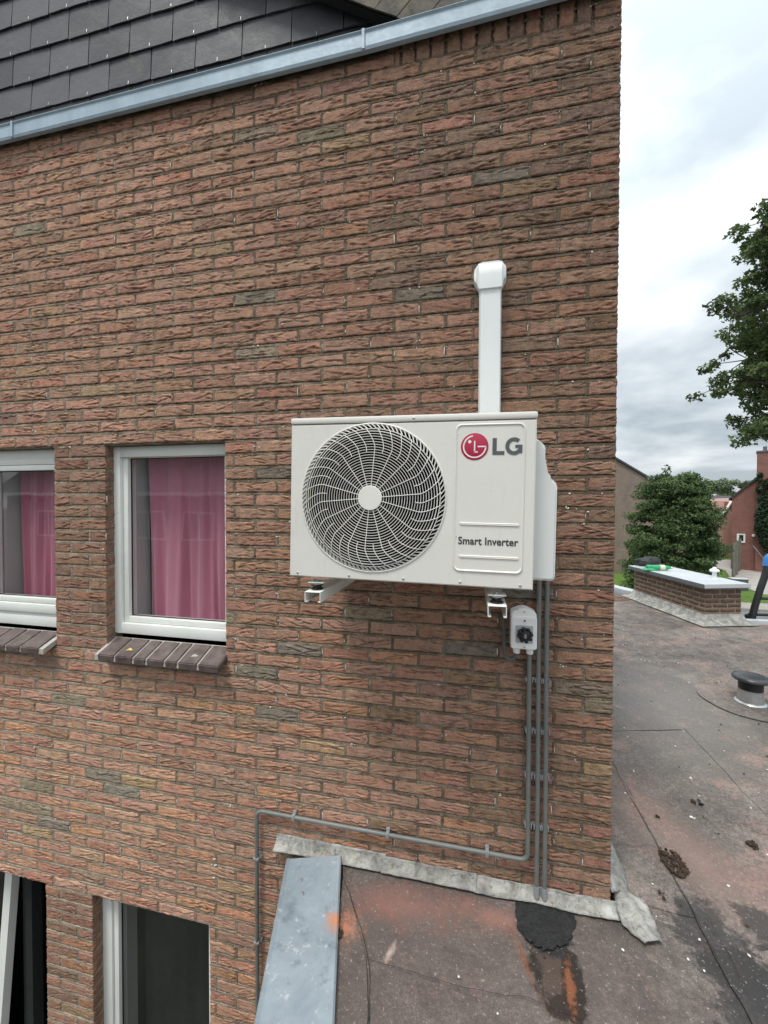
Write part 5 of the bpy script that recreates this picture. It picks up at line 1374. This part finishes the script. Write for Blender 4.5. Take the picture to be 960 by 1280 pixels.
# big dark bush tree
bt = thing('yew_tree', 'dense dark green bushy tree behind the brick upstand', 'tree', loc=(9.35, 22.3, G))
m = MB(); rg = random.Random(9); limb(m, (0, 0, 0), (0, 0, 5.6), .22, .04, rg, 8, .03)
tips = []
for i in range(46):
    z = rg.uniform(.3, 5.3); a = rg.uniform(0, 6.28); env = 1.82*math.sqrt(max(.02, 1-((z-2.0)/4.35)**2)); q = env*rg.uniform(.75, 1.0)
    e_ = (q*math.cos(a), q*math.sin(a), z+rg.uniform(-.1, .45)); limb(m, (0, 0, z*.8), e_, .05, .012, rg, 4); tips.append((e_, z))
m.build('trunk', 'bark', bt)
cs, rs_ = [], []
for i in range(330):
    z = rg.uniform(-.1, 6.0); a = rg.uniform(0, 6.28)
    env = 1.84*math.sqrt(max(.0, 1-((z-1.9)/4.55)**2))*(1+.10*math.sin(a*3+z)); q = env*rg.uniform(.45, .95)
    cs.append((q*math.cos(a), q*math.sin(a), z)); k = rg.uniform(.3, .62); rs_.append((k*1.15, k*1.15, k*.42))
for (e_, z) in tips: cs.append(e_); rs_.append((.45, .45, .16))
for q in ((-.25, 0, 6.3), (-.3, .1, 6.0), (.75, 0, 6.0), (.6, .1, 5.7), (-.1, 0, 5.7), (.2, 0, 5.6)): cs.append(q); rs_.append((.22, .22, .30))
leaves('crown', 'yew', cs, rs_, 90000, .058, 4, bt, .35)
# oak reaching in from the right: trunk stands outside the frame
ok = thing('oak_tree', 'large oak tree whose leafy branches reach in from the right edge against the sky', 'tree', loc=(10.6, 13.6, G))
m = MB(); rg = random.Random(31); limb(m, (0, 0, 0), (.1, 0, 6.5), .38, .26, rg, 8, .02); limb(m, (.1, 0, 6.4), (.4, .2, 13), .26, .05, rg, 8, .05)
cs, rs_ = [], []
def okp(px, py, dep): v = onY(px, py, dep); return v-Vector((10.6, 13.6, G))
BR = [(px_+24, py_) for px_, py_ in [(948, 250), (925, 290), (930, 330), (915, 372), (900, 395), (885, 435), (905, 450), (925, 430), (905, 475), (935, 480), (915, 520), (930, 545), (945, 500), (955, 440), (950, 380), (948, 300), (965, 270), (975, 350), (985, 420), (975, 480), (970, 530), (1000, 560), (1010, 480), (1010, 380), (1000, 290), (962, 262), (985, 260), (1020, 250), (1030, 300), (1050, 400), (1045, 500), (930, 400), (925, 470), (940, 340), (955, 410), (960, 500)]]
for (px, py) in BR:
    dep = 13.2+rg.uniform(-1.2, 1.2); c = okp(px+3, py, dep); st = Vector((.15, .0, max(4.5, min(12., c.z-rg.uniform(-.2, 1.2)))))
    limb(m, st, c, .09, .02, rg, 6, .06)
    for k in range(9):
        q = c+Vector((rg.gauss(0, .32), rg.gauss(0, .5), rg.gauss(0, .28)))
        limb(m, c, q, .018, .006, rg, 3, .1); cs.append(tuple(q)); k_ = rg.uniform(.18, .36); rs_.append((k_, k_, k_*.65))
for i in range(110):
    a = rg.uniform(-1.2, 4.3); q = rg.uniform(.8, 3.0); z = rg.uniform(5.8, 13.); c = (q*math.cos(a)+1.9, q*math.sin(a)+.5, z)
    cs.append(c); k_ = rg.uniform(.35, .7); rs_.append((k_, k_, k_*.6))
m.build('trunk', 'bark', ok)
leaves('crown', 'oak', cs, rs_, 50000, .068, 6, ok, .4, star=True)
# far trees behind the houses
rg = random.Random(77)
tl = [(40, 104, 5.9, 'pale round tree of the far row, left behind the yew'), (45.5, 106, 6.6, 'pale tree of the far row directly above the yew right shoulder'), (51, 108, 6.2, 'mid tree of the far row over the dark tiled roof'), (57, 110, 6.7, 'tall pale tree of the far row left of the red house'), (63, 112, 6.0, 'pale tree of the far row just behind the red house roof'), (69, 113, 6.4, 'pale tree of the far row behind the red house chimney')]
for i, (x, y, top, lab) in enumerate(tl):
    t = thing('far_tree', lab, 'tree', 'row of far trees behind the houses', loc=(x, y, G)); hh = top-G
    m = MB(); limb(m, (0, 0, 0), (0, 0, hh*.8), .35, .08, rg, 5, .03)
    for k in range(6): a = rg.uniform(0, 6.28); limb(m, (0, 0, hh*.35), (2.4*math.cos(a), 2.4*math.sin(a), hh*rg.uniform(.55, .8)), .12, .04, rg, 4)
    m.build('trunk', 'bark', t); cs = []; rs_ = []
    for k in range(34):
        a = rg.uniform(0, 6.28); z = rg.uniform(.22, .93)*hh; e_ = 3.5*math.sqrt(max(.05, 1-((z/hh-.55)/.48)**2)); q = e_*rg.uniform(.3, 1); cs.append((q*math.cos(a), q*math.sin(a), z)); k_ = rg.uniform(.8, 1.5); rs_.append((k_, k_, k_*.7))
    leaves('crown', 'far_leaf', cs, rs_, 7000, .20, 100+i, t, .4)
# shrubs
def shrub(x, y, z, r, n, size, mat, label, seed, name='shrub', cat='shrub'):
    t = thing(name, label, cat, loc=(x, y, z)); rg = random.Random(seed); m = MB(); cs = []; rs_ = []
    for k in range(9): e_ = (rg.gauss(0, r[0]*.4), rg.gauss(0, r[1]*.4), rg.uniform(.3, .9)*r[2]); limb(m, (0, 0, 0), e_, .03, .01, rg, 3); cs.append(e_); rs_.append((r[0]*.5, r[1]*.5, r[2]*.3))
    m.build('stem', 'bark', t); leaves('foliage', mat, cs, rs_, n, size, seed, t, .4); return t
shrub(11.6, 24.6, G, (.7, .6, 2.4), 4500, .07, 'far_leaf', 'light green shrub at the right foot of the yew tree', 51)
shrub(12.9, 27.5, G, (.8, .6, 3.4), 3500, .08, 'far_leaf', 'yellow-green shrub between the yew and the wooden fence', 52)

# ------------------------------------------------------------------ far buildings
# brown gable house at the left, behind the wall corner
hs = thing('gable_house', 'plain light-brown brick gable wall behind the yew tree', 'house', loc=(9, 30, G))
m = MB(); P = lambda px, py: (onY(px, py, 30).x-9, onY(px, py, 30).z-G)
a0, a1 = P(772, 576), P(823, 606)
sl_ = (a1[1]-a0[1])/(a1[0]-a0[0]); xr = a1[0]+2.2; poly = [(-9, 0), (xr, 0), (xr, a1[1]+sl_*2.2), (-3.0, a0[1]+sl_*(-3.0-a0[0])), (-9, a0[1]+sl_*(-3-a0[0])+sl_*6)]
m.prism(poly, 0, 9, 'XZ'); m.build('wall', 'far_brown', hs)
m = MB(); e0 = (-3.0, a0[1]+sl_*(-3-a0[0])+.02); e1 = (xr+.25, a1[1]+sl_*(2.2+.25)+.02)
m.add([(e0[0], -.12, e0[1]), (e1[0], -.12, e1[1]), (e1[0], 9.1, e1[1]), (e0[0], 9.1, e0[1]), (e0[0], -.12, e0[1]+.14), (e1[0], -.12, e1[1]+.14), (e1[0], 9.1, e1[1]+.14), (e0[0], 9.1, e0[1]+.14)], [(0, 3, 2, 1), (4, 5, 6, 7), (0, 1, 5, 4), (1, 2, 6, 5), (2, 3, 7, 6), (3, 0, 4, 7)]); m.build('roof', 'roof_tile', hs)
# red house at the right with chimney
rh = thing('red_house', 'dark red brick house with a tall chimney at the right edge, ivy on its wall', 'house', loc=(18, 34, G)); rh.rotation_euler = (0, 0, math.radians(-29))
RHD = Vector((math.cos(math.radians(-29)), math.sin(math.radians(-29)), 0)); RHN = Vector((RHD.y, -RHD.x, 0))
def onRH(px, py, off=0.):
    d = ray(px, py); k = (Vector((18, 34, 0))+RHN*off).dot(RHN)/d.dot(RHN); return d*k
def Q(px, py): v = onRH(px, py)-Vector((18, 34, G)); return (v.dot(RHD), v.z)
e = Q(915, 622); c_ = Q(946, 598); cb_ = Q(946, 566); s2 = (c_[1]-e[1])/(c_[0]-e[0])
m = MB(); m.prism([(e[0], 0), (e[0]+6.5, 0), (e[0]+6.5, e[1]), (e[0]+3.3, e[1]+s2*3.3), (e[0], e[1])], 0, 8, 'XZ'); m.build('wall', 'far_red', rh)
for sg in (0, 1):
    m = MB(); xa, za = (e[0]-.18, e[1]-.18*s2) if not sg else (e[0]+6.75, e[1]-.2*s2); xb, zb2 = e[0]+3.3, e[1]+s2*3.3
    m.add([(xa, -.12, za), (xb, -.12, zb2), (xb, 8.1, zb2), (xa, 8.1, za), (xa, -.12, za+.13), (xb, -.12, zb2+.13), (xb, 8.1, zb2+.13), (xa, 8.1, za+.13)], [(0, 3, 2, 1), (4, 5, 6, 7), (0, 1, 5, 4), (1, 2, 6, 5), (2, 3, 7, 6), (3, 0, 4, 7)]); m.build('roof', 'roof_tile', rh)
m = MB(); m.box(c_[0], c_[0]+1.6, -.35, .9, 0, cb_[1]); o = m.build('chimney', 'far_red', rh)
m2 = MB(); m2.box(c_[0]-.05, c_[0]+1.65, -.40, .95, cb_[1], cb_[1]+.10)
for q in (.4, .9): m2.lathe([(.11, .1), (.11, .42), (.09, .42)], (c_[0]+q, .2, cb_[1]), 12)
oo = m2.build('chimney_top', 'grey_metal', rh)
wn1 = Q(921, 667); wn2 = Q(931.5, 678.5)
o = MB().box(wn1[0], wn2[0], -.05, .02, wn2[1], wn1[1]).build('window', 'frame', rh)
MB().box(wn1[0]+.13, wn2[0]-.1, -.056, -.03, wn2[1]+.12, wn1[1]-.08).build('pane', 'blind', o)
d_ = Q(942, 669.5); MB().lathe([(.10, 0), (.10, -.06), (.03, -.10)], (d_[0], 0, d_[1]), 12, 'Y').build('wall_lamp', 'duct', rh)
iv = onY(953, 600, 33.4); t = thing('ivy', 'dark climbing ivy over the chimney and corner of the red house', 'climbing plant', loc=(20.1, 32.6, G))
cs = []; rs_ = []; rg = random.Random(13); m = MB()
for (px, py, k) in [(947, 600, .25), (949, 612, .3), (952, 625, .35), (953, 640, .5), (951, 648, .6), (956, 655, .8), (953, 662, .7), (958, 640, .8), (960, 625, .7), (962, 670, .9), (957, 678, .5), (965, 655, .9), (960, 605, .4), (949, 594, .2), (968, 690, .8)]:
    v = onRH(px+1, py, .55); cs.append((v.x-20.1, v.y-32.6, v.z-G)); rs_.append((k*.8, .25, k))
limb(m, (.2, 0, 0), (0, 0, 3.2), .08, .04, rg, 5); limb(m, (0, 0, 3.2), (-.1, 0, 6), .04, .02, rg, 5); m.build('stem', 'bark', t)
leaves('foliage', 'ivy', cs, rs_, 7000, .085, 71, t, .1)
# small houses between them, farther away
fh = thing('far_house', 'distant house with a dark tiled roof between the yew and the red house', 'house', loc=(30, 60, G))
Q = lambda px, py: (onY(px, py, 60).x-30, onY(px, py, 60).z-G)
a, b = Q(893, 640), Q(915, 640); tl_, tr_ = Q(897, 619), Q(918, 619); eh = Q(900, 641)[1]
m = MB(); m.box(a[0]-4, b[0]+1.5, 0, 7, 0, eh-.9); m.build('wall', 'far_pink', fh)
m = MB(); x0_, x1_ = a[0]-4.4, b[0]+1.8
m.add([(x0_, -.4, eh-1.0), (x1_, -.4, eh-1.0), (x1_, 3.5, tl_[1]), (x0_, 3.5, tl_[1]), (x0_, 7.4, eh-1), (x1_, 7.4, eh-1)], [(0, 1, 2, 3), (3, 2, 5, 4), (0, 3, 4), (1, 5, 2), (0, 4, 5, 1)]); m.build('roof', 'roof_tile', fh)
w_ = Q(899, 629); m = MB(); m.add([(w_[0]-.9, 1.1, w_[1]-.5), (w_[0]+.9, 1.1, w_[1]-.5), (w_[0]+.9, 1.9, w_[1]+.35), (w_[0]-.9, 1.9, w_[1]+.35)], [(0, 1, 2, 3)]); o = m.build('skylight', 'alu', fh); o.location.y = -.25
# annex gable with orange roof of the red house
g = thing('pink_annexe', 'low pinkish gabled annexe with a pale verge, left of the red house', 'house', loc=(21, 42, G)); Q = lambda px, py: (onY(px, py, 42).x-21, onY(px, py, 42).z-G)
p1, p2, p3 = Q(904, 641), Q(914, 626), Q(921, 622); m = MB(); m.prism([(p1[0], 0), (p3[0]+1, 0), (p3[0]+1, p3[1]), (p2[0], p2[1]), (p1[0], p1[1])], 0, 5, 'XZ'); m.build('wall', 'far_pink', g)
m = MB(); m.tube([(p1[0]-.1, -.1, p1[1]-.2), (p2[0], -.1, p2[1]), (p3[0]+.6, -.1, p3[1]+.4)], .11, 6); m.build('verge', 'frame', g)
m = MB()
for k in range(4): m.box(p1[0]+.05+k*.4, p1[0]+.40+k*.4, -.05, -.01, 4.4, 4.9)
m.build('tile_band', 'orange', g)
# wooden fence
fn = thing('wooden_fence', 'weathered grey board fence between the yew tree and the red house', 'fence', loc=(15, 30, G)); 
A_ = onY(905, 700, 30); B_ = onY(918, 705, 33.6)
p0 = Vector((15.6, 29.2, 0)); p1_ = Vector((18.1, 33.2, 0)); 
for k in range(9):
    z = .06+k*.235; m = MB(); d_ = (p1_-p0).normalized(); nn = Vector((-d_.y, d_.x, 0))*.02; a = p0-Vector((15, 30, 0)); b = p1_-Vector((15, 30, 0))
    m.add([a-nn+Vector((0, 0, z)), b-nn+Vector((0, 0, z)), b+nn+Vector((0, 0, z)), a+nn+Vector((0, 0, z)), a-nn+Vector((0, 0, z+.215)), b-nn+Vector((0, 0, z+.215)), b+nn+Vector((0, 0, z+.215)), a+nn+Vector((0, 0, z+.215))], [(0, 3, 2, 1), (4, 5, 6, 7), (0, 1, 5, 4), (1, 2, 6, 5), (2, 3, 7, 6), (3, 0, 4, 7)]); m.build('board', 'fence', fn)
for q in (0, .5, 1.): c = p0.lerp(p1_, q)-Vector((15, 30, 0)); MB().box(c.x-.06, c.x+.06, c.y-.10, c.y+.0, 0, 2.3).build('post', 'fence', fn)
# clutter at the red house foot
P = onZ(936, 703, G); m = MB(); rg = random.Random(8)
t = thing('rubble_pile', 'pile of grey stones and wood against the red house', 'rubble', loc=(P.x, P.y-.6, G))
for k in range(12):
    m = MB(); c = Vector((rg.uniform(-.5, .35), rg.uniform(-.2, .3), .1+.085*k)); mt = Matrix.Translation(c) @ Matrix.Rotation(rg.uniform(-.6, .6), 4, 'Y') @ Matrix.Rotation(rg.uniform(0, 3), 4, 'Z')
    m.box(-.32, .32, -.14, .14, -.08, .08, mt, bev=.03); m.build('stone', 'rubble', t)
P = onZ(945, 706, G); t = thing('planter', 'rust-red planter filled with yellow flowers beside the rubble pile', 'planter', loc=(P.x, P.y-1.2, G)); MB().lathe([(.42, 0), (.55, .75), (.60, .78), (.60, .84), (.5, .84)], n=14).build('tub', 'orange', t)
m = MB()
for k in range(60): lump(m, (rg.gauss(0, .28), rg.gauss(0, .25), .9+rg.uniform(0, .25)), .10, rg)
m.build('flowers', 'yellow', t)
P = onZ(948, 711, G); m = MB(); m.box(-.4, .4, -.3, .3, 0, .4, bev=.05); m.box(-.3, .3, -.2, .2, .4, .62, bev=.05); o = tag(m.build('grey_crate', 'alu'), 'pale blue-grey crate in front of the planter', 'crate'); o.location = (P.x, P.y-1., G)
a = onY(941, 682, 32.5); b = onY(953, 697, 32.0); tag(MB().tube([a, b, Vector((b.x+.5, b.y, G))], .04, 6).build('wooden_pole', 'fence'), 'wooden pole leaning above the yellow flowers', 'pole')
P = onZ(923, 738, G); t = thing('street_cabinet', 'low grey utility cabinet behind the right end of the brick upstand', 'cabinet', loc=(P.x, P.y, G)); MB().box(-.36, .36, -.2, .2, 0, .62, bev=.02).build('cabinet_body', 'grey_metal', t); MB().box(-.40, .40, -.24, .24, .62, .67, bev=.015).build('cabinet_lid', 'alu', t)
# house across the way behind the viewer (seen mirrored in the panes)
oh = thing('opposite_house', 'brick house across the street, seen only mirrored in the window panes', 'house', loc=(-15, -13, G))
m = MB(); m.box(-9, 9, -7, 0, 0, 5.2); m.build('wall', 'far_red', oh)
m = MB(); m.add([(-9.4, .5, 5.1), (9.4, .5, 5.1), (9.4, -3.5, 8.6), (-9.4, -3.5, 8.6), (-9.4, -7.5, 5.1), (9.4, -7.5, 5.1)], [(0, 1, 2, 3), (3, 2, 5, 4), (0, 3, 4), (1, 5, 2), (0, 4, 5, 1)]); m.build('roof', 'roof_tile', oh)
MB().box(-9.5, 9.5, .45, .62, 4.98, 5.14).build('gutter', 'frame', oh)
for x in (-7, -4.4, -1, 1.6, 5):
    for z in (2.9,):
        o = MB().box(x, x+1.7, 0, .06, z, z+1.35).build('window', 'frame', oh)
        m = MB(); m.box(x+.1, x+.8, .05, .07, z+.1, z+1.25); m.box(x+.9, x+1.6, .05, .07, z+.1, z+1.25); m.build('pane', 'blind', o)
